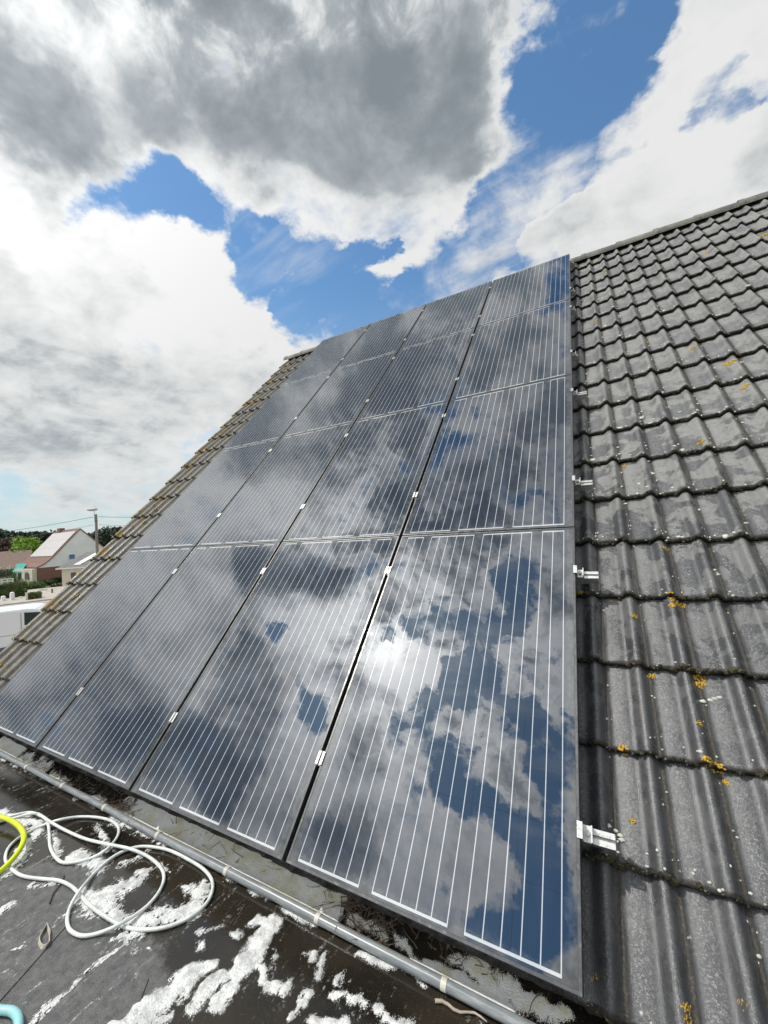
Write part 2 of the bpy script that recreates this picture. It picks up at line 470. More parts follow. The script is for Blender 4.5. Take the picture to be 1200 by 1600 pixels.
# solar glass: everything under it shares one glossy skin
def glass_mat(name, color, tint=None):
    g = Mat(name, color, 0.02, 0.0, ior=2.12)
    p = g.coord()
    film = g.noise(p, 2.2, 7, 0.65, 0.6)
    film2 = g.noise(g.mapv(p, (9, 1.6, 1.6)), 3.0, 6, 0.65)
    f = g.math('MULTIPLY', g.sm(film, 0.45, 0.8), g.sm(film2, 0.4, 0.8))
    sp = g.noise(p, 70.0, 3, 0.5)
    f = g.math('ADD', g.math('MULTIPLY', f, 0.05), g.math('MULTIPLY', g.sm(sp, 0.72, 0.8), 0.03))
    uv = g.N('ShaderNodeUVMap'); uv.uv_map = 'UVMap'
    sx = g.N('ShaderNodeSeparateXYZ'); g.put(sx.inputs[0], uv.outputs[0])
    # dried runs of dirty water along the frame edges
    ex = g.math('MINIMUM', sx.outputs[0], g.math('SUBTRACT', 1.0, sx.outputs[0]))
    ey = g.math('MINIMUM', sx.outputs[1], g.math('SUBTRACT', 1.644, sx.outputs[1]))
    e = g.math('MINIMUM', ex, ey)
    wob = g.math('MULTIPLY', g.noise(p, 11.0, 6, 0.7), 0.06)
    edge = g.sm(g.math('SUBTRACT', e, wob), 0.0, 0.012, 1.0, 0.0)
    edge = g.math('MULTIPLY', edge, g.sm(g.noise(p, 35.0, 5, 0.6), 0.3, 0.7))
    f = g.math('ADD', f, g.math('MULTIPLY', edge, 0.09), clamp=True)
    c0 = tint(g, p) if tint else (*color, 1)
    g.base(g.mix(f, c0, (0.55, 0.60, 0.62)))
    g.rough(g.math('MULTIPLY_ADD', f, 0.3, 0.006))
    b1 = g.noise(p, 9.0, 3, 0.5, 0.3)
    g.bump(b1, 0.012, 0.02)
    return g.m
def cell_tint(g, p):
    v = g.noise(p, 1.2, 2)
    return g.mix(v, (0.005, 0.012, 0.026), (0.007, 0.016, 0.034))
M_CELL = glass_mat('solar_cell_glass', (0.008, 0.011, 0.024), cell_tint)
M_BACK = glass_mat('black_backsheet_glass', (0.003, 0.003, 0.004))
M_BAR = glass_mat('busbar_glass', (0.48, 0.50, 0.52))
fr = Mat('black_frame', (0.018, 0.02, 0.024), 0.34, 0.0, ior=1.9)
fr.rough(fr.sm(fr.noise(fr.coord(), 30, 4), 0.3, 0.7, 0.25, 0.45))
fr.base(fr.mix(fr.sm(fr.noise(fr.coord(), 60, 5), 0.55, 0.75), (0.030, 0.033, 0.038), (0.10, 0.105, 0.11)))
M_FRAME = fr.m
al = Mat('raw_aluminium', (0.72, 0.72, 0.70), 0.38, 0.75)
al.base(al.mix(al.sm(al.noise(al.coord(), 90, 5, 0.7), 0.45, 0.75), (0.62, 0.62, 0.60), (0.33, 0.32, 0.30)))
M_ALU = al.m
M_BOLT = Mat('steel_bolt', (0.35, 0.35, 0.35), 0.35, 0.9).m

# ------------------------------------------------------------------ roof tiles
GAUGE = 0.3355
V0 = -0.018
WAVE = 0.157
NROW = 20
U_L, U_R = -1.03, 8.4
ZT = -0.128                                   # crest level off the panel plane
def wave(s):
    """height of the interlocking tile profile, s in waves, 0..1"""
    s = s % 1.0
    if s < 0.05:   return -0.034 + 0.004 * math.sin(s / 0.05 * math.pi)      # joint groove
    if s < 0.52:   # shallow pan, slightly domed
        t = (s - 0.05) / 0.47
        return -0.034 + 0.0045 * math.sin(t * math.pi * 0.75) + 0.002 * t
    if s < 0.78:   # roll
        t = (s - 0.52) / 0.26
        return -0.02882 + 0.02882 * (0.5 - 0.5 * math.cos(t * math.pi)) ** 0.9
    t = (s - 0.78) / 0.22
    return -0.034 * (0.5 - 0.5 * math.cos(t * math.pi)) ** 1.1
SAMP = [0, 0.025, 0.05, 0.14, 0.25, 0.36, 0.46, 0.52, 0.58, 0.64, 0.69, 0.735, 0.78, 0.82, 0.86, 0.90, 0.94, 0.97]
USHIFT = 4.152 - 0.157 * 40                   # a joint lies at u = 4.152
def build_tiles(parent, mat):
    mb = MB(); uv = []
    k0 = math.floor((U_L - USHIFT) / WAVE); k1 = math.ceil((U_R - USHIFT) / WAVE)
    us = []
    for k in range(k0, k1 + 1):
        for s in SAMP:
            u = USHIFT + (k + s) * WAVE
            if U_L - 0.001 <= u <= U_R: us.append((u, k, s))
    n = len(us)
    T = [(-1, -0.021), (0.0, -0.019), (0.001, -0.006), (0.010, -0.001), (0.03, 0.0), (0.12, 0.0), (0.5, 0.0), (1.02, 0.0)]
    rnd = random.Random(3)
    for r in range(NROW):
        jit = {}
        base = len(mb.v)
        for ti, (t, dz) in enumerate(T):
            for (u, k, s) in us:
                tile = (k + (r % 1)) // 2
                if tile not in jit: jit[tile] = (rnd.uniform(-0.004, 0.004), rnd.uniform(-0.003, 0.003), rnd.uniform(-0.006, 0.006))
                j = jit[tile]
                tt = max(t, 0.0)
                if r == NROW - 1: tt = min(tt, 1.0)
                nn = noise.noise((u * 18, r * 7.3, 0.0)) * 0.0035 + noise.noise((u * 70, r * 3.3, 4.0)) * 0.002
                v = V0 + (r + tt) * GAUGE + j[0] * (1 - tt) + (nn if tt < 0.02 else 0)
                lift = 0.026 * (1 - tt) + j[1] * (1 - tt) + j[2] * 0.4 * (1 - tt) * ((u - USHIFT) / WAVE - (tile * 2 + 1))
                z = ZT - 0.010 + wave(s) + lift + dz
                z += noise.noise((u * 6, v * 4, 1.0)) * 0.0015
                if t < 0: v += 0.02
                mb.v.append(tuple(P(u, v, z)))
                uv.append(((u - USHIFT) / WAVE, r + (tt if t >= 0 else 0.0)))
        for ti in range(len(T) - 1):
            for i in range(n - 1):
                a = base + ti * n + i
                mb.f.append((a, a + 1, a + 1 + n, a + n))
        mb.mi += [0] * ((len(T) - 1) * (n - 1))
    mb.uv = uv
    o = mb.build('roof', mat, parent, smooth=True)
    return o

t = Mat('weathered_concrete_tile', (0.1, 0.1, 0.1), 0.5, ior=1.5)
p = t.coord()
uvn = t.N('ShaderNodeUVMap'); uvn.uv_map = 'UVMap'
sx = t.N('ShaderNodeSeparateXYZ'); t.put(sx.inputs[0], uvn.outputs[0])
U, V = sx.outputs[0], sx.outputs[1]
fu = t.math('FRACT', U); fv = t.math('FRACT', V)
cb = t.N('ShaderNodeCombineXYZ')
t.put(cb.inputs[0], t.math('FLOOR', t.math('MULTIPLY', U, 0.5))); t.put(cb.inputs[1], t.math('FLOOR', t.math('ADD', V, 0.0001)))
wn = t.N('ShaderNodeTexWhiteNoise', noise_dimensions='2D'); t.put(wn.inputs['Vector'], cb.outputs[0])
rnd_t = wn.outputs['Value']
big = t.noise(p, 1.1, 5, 0.6)
med = t.noise(p, 13.0, 8, 0.68, 0.3)
fine = t.noise(p, 150.0, 5, 0.78)
vfine = t.noise(p, 420.0, 3, 0.6)
basec = t.mix(t.sm(big, 0.3, 0.7), (0.044, 0.046, 0.050), (0.076, 0.079, 0.084))
basec = t.mix(t.math('MULTIPLY', rnd_t, 0.5), basec, (0.055, 0.056, 0.061))
# pale bloom of old lichen on upper rows, in ragged patches with clear edges
patch = t.noise(p, 7.5, 9, 0.62, 0.5)
upm = t.sm(V, 1.5, 8.5, 0.12, 0.9)
basec = t.mix(t.sm(V, 3.0, 11.0, 0.0, 0.75), basec, (0.150, 0.152, 0.156))  # upper rows lightened in the colour for the sky sheen at grazing view
pm = t.math('MULTIPLY', t.sm(t.math('ADD', patch, t.math('MULTIPLY', t.math('SUBTRACT', fv, 0.5), 0.10)), t.sm(V, 6.0, 13.0, 0.485, 0.40), t.sm(V, 6.0, 13.0, 0.515, 0.62)), upm)
basec = t.mix(pm, basec, (0.235, 0.235, 0.228))
# speckled highlight along pans and roll crests, painted as pale grains
crest = t.math('MULTIPLY', t.sm(fu, 0.66, 0.76), t.sm(fu, 0.79, 0.84, 1.0, 0.0))
pan = t.math('MULTIPLY', t.sm(fu, 0.08, 0.25), t.sm(fu, 0.35, 0.55, 1.0, 0.0))
glint_grain = t.math('MULTIPLY', t.math('MAXIMUM', pan, t.math('MULTIPLY', crest, 0.6)), t.sm(t.math('ADD', fine, t.math('MULTIPLY', vfine, 0.6)), 0.78, 0.98))
basec = t.mix(t.math('MULTIPLY', glint_grain, 0.7), basec, (0.38, 0.38, 0.37))
dk = t.noise(p, 34.0, 6, 0.75)
basec = t.mix(t.sm(dk, 0.50, 0.68, 0.0, 0.45), basec, (0.020, 0.020, 0.021))
peb = t.sm(t.noise(p, 230.0, 2, 0.6), 0.66, 0.72, 0.0, 0.5)
basec = t.mix(peb, basec, (0.30, 0.30, 0.28))
# white crustose specks
vor = t.N('ShaderNodeTexVoronoi', feature='F1'); t.put(vor.inputs['Vector'], p); vor.inputs['Scale'].default_value = 42.0
wsel = t.N('ShaderNodeTexWhiteNoise', noise_dimensions='3D'); t.put(wsel.inputs['Vector'], vor.outputs['Position'])
speck = t.math('MULTIPLY', t.sm(t.math('ADD', vor.outputs['Distance'], t.math('MULTIPLY', fine, 0.35)), 0.24, 0.38, 1.0, 0.0), t.sm(wsel.outputs['Value'], 0.80, 0.82))
near_joint = t.math('MAXIMUM', t.sm(fu, 0.05, 0.16, 1.0, 0.0), t.sm(fu, 0.90, 0.97))
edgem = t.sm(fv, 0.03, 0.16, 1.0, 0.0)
zone = t.math('MAXIMUM', t.math('MULTIPLY', near_joint, 0.9), t.math('MAXIMUM', t.math('MULTIPLY', edgem, 0.75), t.sm(t.noise(p, 2.3, 4), 0.52, 0.66, 0.06, 0.6)))
basec = t.mix(t.math('MULTIPLY', speck, zone), basec, (0.52, 0.53, 0.49))
# dirt in the joints, brown crumbs, black growth at the lower edge
wob = t.math('MULTIPLY', t.math('SUBTRACT', med, 0.5), 0.10)
jd = t.math('MAXIMUM', t.sm(t.math('ADD', fu, wob), 0.03, 0.085, 1.0, 0.0), t.sm(t.math('ADD', fu, wob), 0.93, 0.985))
jc = t.mix(t.sm(fine, 0.46, 0.66), (0.016, 0.015, 0.012), (0.11, 0.09, 0.06))
basec = t.mix(t.math('MULTIPLY', jd, 0.88), basec, jc)
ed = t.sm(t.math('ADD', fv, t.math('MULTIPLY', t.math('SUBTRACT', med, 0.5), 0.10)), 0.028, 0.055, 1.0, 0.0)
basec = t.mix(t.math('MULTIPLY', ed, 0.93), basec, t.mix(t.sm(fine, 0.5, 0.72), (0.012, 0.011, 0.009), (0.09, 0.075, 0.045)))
# orange lichen growing on the ribs by the verge
vg = t.math('MULTIPLY', t.sm(U, (U_L - USHIFT) / WAVE + 3.2, (U_L - USHIFT) / WAVE + 1.2, 0.0, 1.0), 1.0)
ol = t.math('MULTIPLY', t.sm(t.noise(p, 4.2, 7, 0.7), 0.50, 0.60), vg)
basec = t.mix(t.math('MULTIPLY', ol, 0.9), basec, t.mix(t.sm(fine, 0.35, 0.65), (0.17, 0.115, 0.035), (0.34, 0.20, 0.045)))
dry = t.sm(U, (-0.1 - USHIFT) / WAVE, (0.1 - USHIFT) / WAVE, 1.0, 0.0)
basec = t.mix(t.math('MULTIPLY', dry, t.sm(med, 0.40, 0.6, 0.35, 0.85)), basec, t.mix(ol, (0.205, 0.192, 0.160), basec))
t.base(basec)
rgh = t.math('ADD', t.sm(med, 0.3, 0.7, 0.15, 0.30), t.sm(V, 3.5, 9.0, 0.0, 0.26))
rgh = t.math('ADD', rgh, t.math('MULTIPLY', t.math('MAXIMUM', t.math('MAXIMUM', jd, ed), t.math('MAXIMUM', pm, ol)), 0.4), clamp=True)
t.rough(rgh)
hb = t.math('ADD', t.math('MULTIPLY', fine, 1.0), t.math('MULTIPLY', vfine, 0.6))
hb = t.math('ADD', hb, t.math('MULTIPLY', t.math('MAXIMUM', jd, ed), t.math('MULTIPLY', med, 1.5)))
hb = t.math('ADD', hb, t.math('MULTIPLY', speck, 0.8))
t.bump(hb, 0.5, 0.0022)
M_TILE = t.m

M_RIDGE = varied('ridge_cap_concrete', (0.10, 0.10, 0.10), (0.24, 0.235, 0.20), 6, 0.7, 0.5, bscale=60)
M_BRICKW = None
def brick(name, c1, c2, mortar, scale=5.0, rough=0.85):
    b = Mat(name, c1, rough)
    g = b.N('ShaderNodeTexBrick')
    pos = b.coord()
    s = b.N('ShaderNodeSeparateXYZ'); b.put(s.inputs[0], pos)
    cbn = b.N('ShaderNodeCombineXYZ')
    b.put(cbn.inputs[0], b.math('ADD', s.outputs[0], s.outputs[1])); b.put(cbn.inputs[1], s.outputs[2])
    b.put(g.inputs['Vector'], cbn.outputs[0])
    g.inputs['Color1'].default_value = (*c1, 1); g.inputs['Color2'].default_value = (*c2, 1); g.inputs['Mortar'].default_value = (*mortar, 1)
    g.inputs['Scale'].default_value = scale; g.inputs['Mortar Size'].default_value = 0.012
    n = b.noise(pos, 3.0, 5)
    b.base(b.mix(b.math('MULTIPLY', n, 0.5), g.outputs[0], tuple(x * 0.6 for x in c1)))
    return b.m
M_BRICK = brick('red_brown_brick', (0.26, 0.12, 0.085), (0.19, 0.085, 0.06), (0.32, 0.29, 0.26))
M_CREAM = varied('cream_render', (0.62, 0.57, 0.47), (0.55, 0.50, 0.42), 1.5, 0.8)
M_FASCIA = varied('dark_fascia', (0.05, 0.048, 0.045), (0.09, 0.085, 0.08), 3, 0.6)

GROUND = -3.7
FLATZ = -0.20
house = empty('house', 'tiled house whose steep roof carries the solar panels above the wet flat roof', 'house', (0, 0, GROUND))
HL = Matrix.Translation((0, 0, -GROUND))
def part(mb, name, mats, parent, smooth=False):
    """mesh written in world coordinates, parented without moving"""
    o = mb.build(name, mats, parent, smooth)
    o.matrix_parent_inverse = Matrix.Translation(-Vector(parent.location)) if parent.parent is None else parent.matrix_parent_inverse.copy()
    return o
def wpart(mb, name, mats, parent, smooth=False):
    """world-coordinate mesh under a thing that has only a location"""
    root = parent
    while root.parent is not None: root = root.parent
    off = Vector(root.location)
    mb.v = [tuple(Vector(v) - off) for v in mb.v]
    return mb.build(name, mats, parent, smooth)
class _:
    pass
# tiles are built in world coordinates then shifted under the house root
_tmp = empty('house', 'x', 'x')
roof_o = build_tiles(None, M_TILE)
roof_o.data.transform(HL)
roof_o.parent = house
bpy.data.objects.remove(_tmp)
VR = V0 + NROW * GAUGE
# felt and boards under the tiles, far slope
mb = MB()
ridge_y, ridge_z = P(0, VR, ZT - 0.06).y, P(0, VR, ZT - 0.06).z
e0 = P(0, 0.05, ZT - 0.075)
far = Vector((0, 2 * ridge_y - e0.y, e0.z))
ca = [Vector((U_L + 0.03, e0.y, e0.z)), Vector((U_L + 0.03, ridge_y, ridge_z)), Vector((U_L + 0.03, far.y, far.z)),
      Vector((U_L + 0.03, far.y - 0.05, far.z - 0.10)), Vector((U_L + 0.03, ridge_y, ridge_z - 0.12)), Vector((U_L + 0.03, e0.y + 0.07, e0.z - 0.06))]
mb.prism(ca, Vector((U_R - U_L - 0.06, 0, 0)))
wpart(mb, 'roof_deck', M_FASCIA, house)
# ridge caps: half-round pieces overlapping along the ridge
mb = MB()
L = 0.40
k = 0
u = U_L + 0.02
rr = random.Random(5)
while u < U_R:
    c = P(0, VR - 0.01, ZT + 0.005)
    r0, r1 = 0.086, 0.078
    n = 12
    for ring in ((0.0, r0, 0.0), (0.0, r0 + 0.012, 0.0), (0.045, r0 + 0.012, 0), (0.05, r0, 0), (L + 0.03, r1, 0)):
        pass
    vs = []; fs = []
    prof = ((0.0, r0 - 0.012), (0.0, r0 + 0.004), (0.05, r0 + 0.004), (0.054, r0 - 0.001), (L + 0.02, r1))
    dz = rr.uniform(-0.004, 0.004)
    for (du, rad) in prof:
        for i in range(n + 1):
            a = math.radians(-8 + 196 * i / n)
            vs.append((u + du, c.y + math.cos(a) * rad, c.z - 0.056 + math.sin(a) * rad * 1.05 + dz))
    for j in range(len(prof) - 1):
        for i in range(n):
            a = j * (n + 1) + i
            fs.append((a, a + 1, a + n + 2, a + n + 1))
    mb.add(vs, fs)
    u += L; k += 1
wpart(mb, 'ridge', M_RIDGE, house, smooth=False)
# verge board and gable wall at the left end
mb = MB()
yb = e0.y
mb.prism([Vector((-0.95, yb + 0.15, e0.z - 0.12)), Vector((-0.95, ridge_y, ridge_z - 0.15)), Vector((-0.95, far.y - 0.15, far.z - 0.12)), Vector((-0.95, far.y - 0.15, GROUND)), Vector((-0.95, yb + 0.15, GROUND))], Vector((9.2, 0, 0)))
wpart(mb, 'wall', M_BRICK, house)
# right gable is beyond the frame; flat roof extension in front
mb = MB()
mb.box((-0.75, -4.2, GROUND), (8.25, yb + 0.145, FLATZ - 0.15))
wpart(mb, 'extension_wall', M_BRICK, house)

# ------------------------------------------------------------------ solar panels
PW, PH, GAP = 1.0, 1.644, 0.02
CS, CG = 0.156, 0.003
def panel_meshes():
    lip = 0.010
    x0 = (PW - (6 * CS + 5 * CG)) / 2
    y0 = (PH - (10 * CS + 9 * CG)) / 2
    bw = 0.0032
    bars = []
    for c in range(6):
        for j in (1, 3, 5):
            bars.append(x0 + c * (CS + CG) + CS * j / 6)
    xb = {lip, PW - lip}; xc = []
    for c in range(6):
        xc.append((x0 + c * (CS + CG), x0 + c * (CS + CG) + CS)); xb |= set(xc[-1])
    for b in bars: xb |= {b - bw / 2, b + bw / 2}
    yc = []
    yb_ = {lip, PH - lip}
    for r in range(10):
        yc.append((y0 + r * (CS + CG), y0 + r * (CS + CG) + CS)); yb_ |= set(yc[-1])
    rb = (y0 - 0.011, y0 - 0.0035); rt = (PH - y0 + 0.0035, PH - y0 + 0.011)
    yb_ |= set(rb) | set(rt)
    xs = sorted(xb); ys = sorted(yb_)
    def inr(v, rs): return any(a - 1e-6 < v < b + 1e-6 for a, b in rs)
    segb = [(bars[i] - bw / 2, bars[i + 5] + bw / 2) for i in (0, 6, 12)]
    segt = [(bars[a] - bw / 2, bars[b] + bw / 2) for a, b in ((0, 2), (3, 8), (9, 14), (15, 17))]
    mb = MB(); uv = []
    for y in ys:
        for x in xs:
            mb.v.append((x, y, -0.0015)); uv.append((x, y))
    nx = len(xs)
    for j in range(len(ys) - 1):
        ym = (ys[j] + ys[j + 1]) / 2
        for i in range(nx - 1):
            xm = (xs[i] + xs[i + 1]) / 2
            isbar = any(abs(xm - b) < bw / 2 for b in bars) and rb[0] < ym < rt[1]
            if rb[0] < ym < rb[1] and inr(xm, segb): mi = 1
            elif rt[0] < ym < rt[1] and inr(xm, segt): mi = 1
            elif isbar: mi = 1
            elif inr(xm, xc) and inr(ym, yc): mi = 0
            else: mi = 2
            mb.f.append((j * nx + i, j * nx + i + 1, (j + 1) * nx + i + 1, (j + 1) * nx + i)); mb.mi.append(mi)
    mb.uv = uv
    cells = mb.build('glass', [M_CELL, M_BAR, M_BACK])
    f = MB()
    T = 0.040
    # mitred frame: profile swept round the four corners (outer wall, chamfered lip, inner step)
    prof = [(0.030, -T), (0.0, -T), (0.0, -0.0012), (0.0012, 0.0), (lip - 0.001, 0.0), (lip, -0.0010), (lip, -0.004)]
    cor = [(0, 0, 1, 1), (PW, 0, -1, 1), (PW, PH, -1, -1), (0, PH, 1, -1)]
    for (cx, cy, sx_, sy_) in cor:
        for (d, z) in prof:
            f.v.append((cx + sx_ * d, cy + sy_ * d, z))
    n = len(prof)
    for c in range(4):
        for i in range(n - 1):
            a = c * n + i; b = ((c + 1) % 4) * n + i
            f.f.append((a, b, b + 1, a + 1)); f.mi.append(0)
    frame = f.build('frame', M_FRAME)
    return frame, cells
fr0, ce0 = panel_meshes()
COLW = ['leftmost', 'second from left', 'third from left', 'rightmost']
ROWW = ['bottom', 'second from bottom', 'third from bottom', 'top']
LOOK = {
 (3, 0): 'big front solar panel mirroring the sun and blue sky, bottom of the rightmost column',
 (2, 0): 'solar panel mirroring broken cloud left of the sun glare, bottom row, third column from left',
 (1, 0): 'mostly grey-reflecting solar panel in the bottom row, second column from left',
 (0, 0): 'bottom left solar panel, cut off by the left edge of the photo',
}
for c in range(4):
    for r in range(4):
        u, v = c * (PW + GAP), r * 1.65 + 0.003
        lab = LOOK.get((c, r)) or ('black solar panel, %s row, %s column beside the %s' % (
            ROWW[r], COLW[c], ['mossy left verge tiles', 'leftmost column', 'rightmost column', 'right-hand roof tiles'][c]))
        root = empty('solar_panel', lab, 'solar panel', P(u, v), 'solar panels mounted on the tiled roof')
        root.rotation_euler = (math.radians(45), 0, 0)
        for src in (fr0, ce0):
            if (c, r) == (0, 0): o = src
            else:
                o = src.copy(); COL.objects.link(o)
            o.parent = root

# ------------------------------------------------------------------ mounting rails and clamps
RAILV = [0.355, 1.37, 2.035, 3.05, 3.70, 4.72, 5.27, 6.30]
def rail_mesh(L1=4.155):
    mb = MB()
    # extruded channel profile: two side webs, top lips, centre slot
    L0 = -0.06
    for (a, b, z0, z1) in ((-0.020, 0.020, -0.083, -0.079), (-0.020, -0.017, -0.079, -0.041), (0.017, 0.020, -0.079, -0.041),
                           (-0.017, -0.006, -0.046, -0.0415), (0.006, 0.017, -0.046, -0.0415), (-0.017, 0.017, -0.064, -0.061),
                           (-0.006, -0.0045, -0.055, -0.0415), (0.0045, 0.006, -0.055, -0.0415)):
        mb.box((L0, a, z0), (L1, b, z1))
    return mb.build('rail_channel', M_ALU)
ORD = ['lowest', 'second lowest', 'third lowest', 'fourth lowest', 'fifth lowest', 'sixth lowest', 'second highest', 'highest']
rail0 = rail_mesh(); rail1 = rail_mesh(4.105)
for i, v in enumerate(RAILV):
    o = rail0 if i == 0 else rail1 if i == 4 else (rail0 if i < 4 else rail1).copy()
    if i not in (0, 4): COL.objects.link(o)
    o.name = 'mounting_rail'
    o.location = P(0, v); o.rotation_euler = (math.radians(45), 0, 0)
    tag(o, 'silver aluminium rail end jutting out right of the panels, %s of eight' % ORD[i], 'mounting rail', 'rails under the solar panels')
def end_clamp():
    b = MB()
    b.box((-0.008, -0.022, 0.0012), (0.004, 0.022, 0.005))          # tab over the frame
    b.box((0.004, -0.022, -0.034), (0.008, 0.022, 0.005))
    b.box((0.008, -0.022, -0.034), (0.030, 0.022, -0.030))
    b.box((0.030, -0.022, -0.041), (0.034, 0.022, -0.014))
    body = b.build('clamp_body', M_ALU)
    c = MB(); c.tube([(0.019, 0.0, -0.030), (0.019, 0.0, -0.019)], 0.0075, 12)
    c.tube([(0.019, 0.0, -0.0192), (0.019, 0.0, -0.0188)], 0.004, 6)
    return body, c.build('bolt', M_BOLT)
def mid_clamp():
    b = MB()
    b.box((-0.0165, -0.025, 0.0012), (-0.0045, 0.025, 0.0048))
    b.box((0.0045, -0.025, 0.0012), (0.0165, 0.025, 0.0048))
    b.box((-0.0045, -0.028, -0.022), (0.0045, 0.028, -0.019))
    b.box((-0.0075, -0.028, -0.022), (-0.0045, 0.028, 0.0012))
    b.box((0.0045, -0.028, -0.022), (0.0075, 0.028, 0.0012))
    body = b.build('clamp_body', M_ALU)
    c = MB(); c.tube([(0, 0, -0.019), (0, 0, -0.008)], 0.0042, 8)
    return body, c.build('bolt', M_BOLT)
E_, Mi_ = end_clamp(), mid_clamp()
used = set()
def clamp(kind, src, u, v, lab, grp):
    root = empty(kind, lab, 'clamp', P(u, v), grp)
    root.rotation_euler = (math.radians(45), 0, 0)
    for s_ in src:
        if s_.name in used:
            o = s_.copy(); COL.objects.link(o)
        else: o = s_; used.add(s_.name)
        o.parent = root
for i, v in enumerate(RAILV):
    clamp('end_clamp', E_, 4 * PW + 3 * GAP, v, 'silver end clamp with bolt at the right panel edge, %s of eight' % ORD[i], 'end clamps along the right panel edge')
GW = ['left', 'middle', 'right']
for g in range(3):
    for i, v in enumerate(RAILV):
        clamp('mid_clamp', Mi_, (g + 1) * (PW + GAP) - GAP / 2, v, 'silver mid clamp in the %s black gap between panel columns, %s of eight' % (GW[g], ORD[i]), 'mid clamps between the panel columns')

# ------------------------------------------------------------------ wet flat roof in front
EY0, EY1 = 0.055, 0.20
def fz(y):
    t = min(max((y - EY0) / (EY1 - EY0), 0.0), 1.0)
    return FLATZ + 0.055 * t * t * (3 - 2 * t)
w = Mat('wet_bitumen', (0.03, 0.028, 0.024), 0.3)
p = w.coord()
n1 = w.noise(p, 2.2, 6, 0.6, 0.4)
n2 = w.noise(p, 30.0, 6, 0.7)
n3 = w.noise(p, 260.0, 3, 0.6)
def near(px, py, r):
    c = atz(px, py, FLATZ)
    n = w.N('ShaderNodeVectorMath', operation='DISTANCE')
    w.put(n.inputs[0], p); n.inputs[1].default_value = tuple(c)
    return w.sm(n.outputs['Value'], r * 1.15, r * 0.5)
dry = near(40, 1590, 0.26)
for (x_, y_, r_) in ((75, 1510, 0.24), (20, 1440, 0.34), (150, 1560, 0.22), (205, 1560, 0.12), (110, 1460, 0.16), (170, 1500, 0.10), (20, 1400, 0.2)):
    dry = w.math('MAXIMUM', dry, near(x_, y_, r_))
dry = w.math('MULTIPLY_ADD', w.math('SUBTRACT', n1, 0.5), 1.3, dry)
dry = w.math('MULTIPLY_ADD', w.math('SUBTRACT', n2, 0.5), 0.8, dry)
dry = w.sm(dry, 0.35, 0.75)
brown = w.mix(w.sm(n1, 0.35, 0.65), (0.010, 0.009, 0.008), (0.028, 0.023, 0.016))
brown = w.mix(w.sm(n2, 0.55, 0.8, 0.0, 0.5), brown, (0.07, 0.055, 0.035))
grey = w.mix(w.sm(n2, 0.3, 0.7), (0.055, 0.056, 0.057), (0.115, 0.115, 0.113))
c_ = w.mix(dry, brown, grey)
scum = w.math('MULTIPLY', w.sm(w.noise(w.mapv(p, (2.6, 1.0, 1), (0, 0, -0.6)), 9.0, 9, 0.74, 0.9), 0.55, 0.66), w.sm(w.noise(p, 85.0, 5, 0.75), 0.48, 0.60))
c_ = w.mix(w.math('MULTIPLY', scum, 0.75), c_, (0.55, 0.55, 0.53))
gr = w.math('MULTIPLY', w.sm(n3, 0.62, 0.75), 0.4)
c_ = w.mix(gr, c_, (0.3, 0.29, 0.26))
w.base(c_)
w.rough(w.math('ADD', w.math('MULTIPLY', dry, 0.30), w.sm(n2, 0.3, 0.7, 0.03, 0.18)))
w.bump(w.math('ADD', w.math('MULTIPLY', n3, w.math('ADD', dry, 0.1)), n1), 0.35, 0.004)
M_WET = w.m
mb = MB()
ys = [-4.2, -2.0, -1.0, 0.0] + [EY0 + (EY1 - EY0) * i / 8 for i in range(9)]
prev = None
for x in (-0.75, 8.25):
    for y in ys: mb.v.append((x, y, fz(y)))
n = len(ys)
for i in range(n - 1): mb.f.append((i, i + n, i + n + 1, i + 1))
mb.mi = [0] * (n - 1)
mb.box((-0.75, -4.2, FLATZ - 0.148), (8.25, 0.05, FLATZ - 0.004))
wpart(mb, 'flat_roof', M_WET, house)
# lapped membrane sheets: 3 mm thick with slightly ragged edges
def sheet(pts):
    c = [atz(x, y, FLATZ) for x, y in pts]
    mb = MB()
    poly = []
    for i in range(len(c)):
        a, b = c[i], c[(i + 1) % len(c)]
        k = max(2, int((b - a).length / 0.02))
        for j in range(k):
            q_ = a.lerp(b, j / k)
            q_ += Vector((noise.noise((q_.x * 9, q_.y * 9, 0)), noise.noise((q_.x * 9, q_.y * 9, 5)), 0)) * 0.006
            poly.append(Vector((q_.x, q_.y, FLATZ - 0.002)))
    mb.prism(poly, Vector((0, 0, 0.0055)))
    wpart(mb, 'membrane_patch', M_WET, house)
sheet([(48, 1610), (190, 1470), (208, 1500), (232, 1530), (190, 1640)])
sheet([(-60, 1520), (60, 1420), (110, 1440), (-30, 1600)])

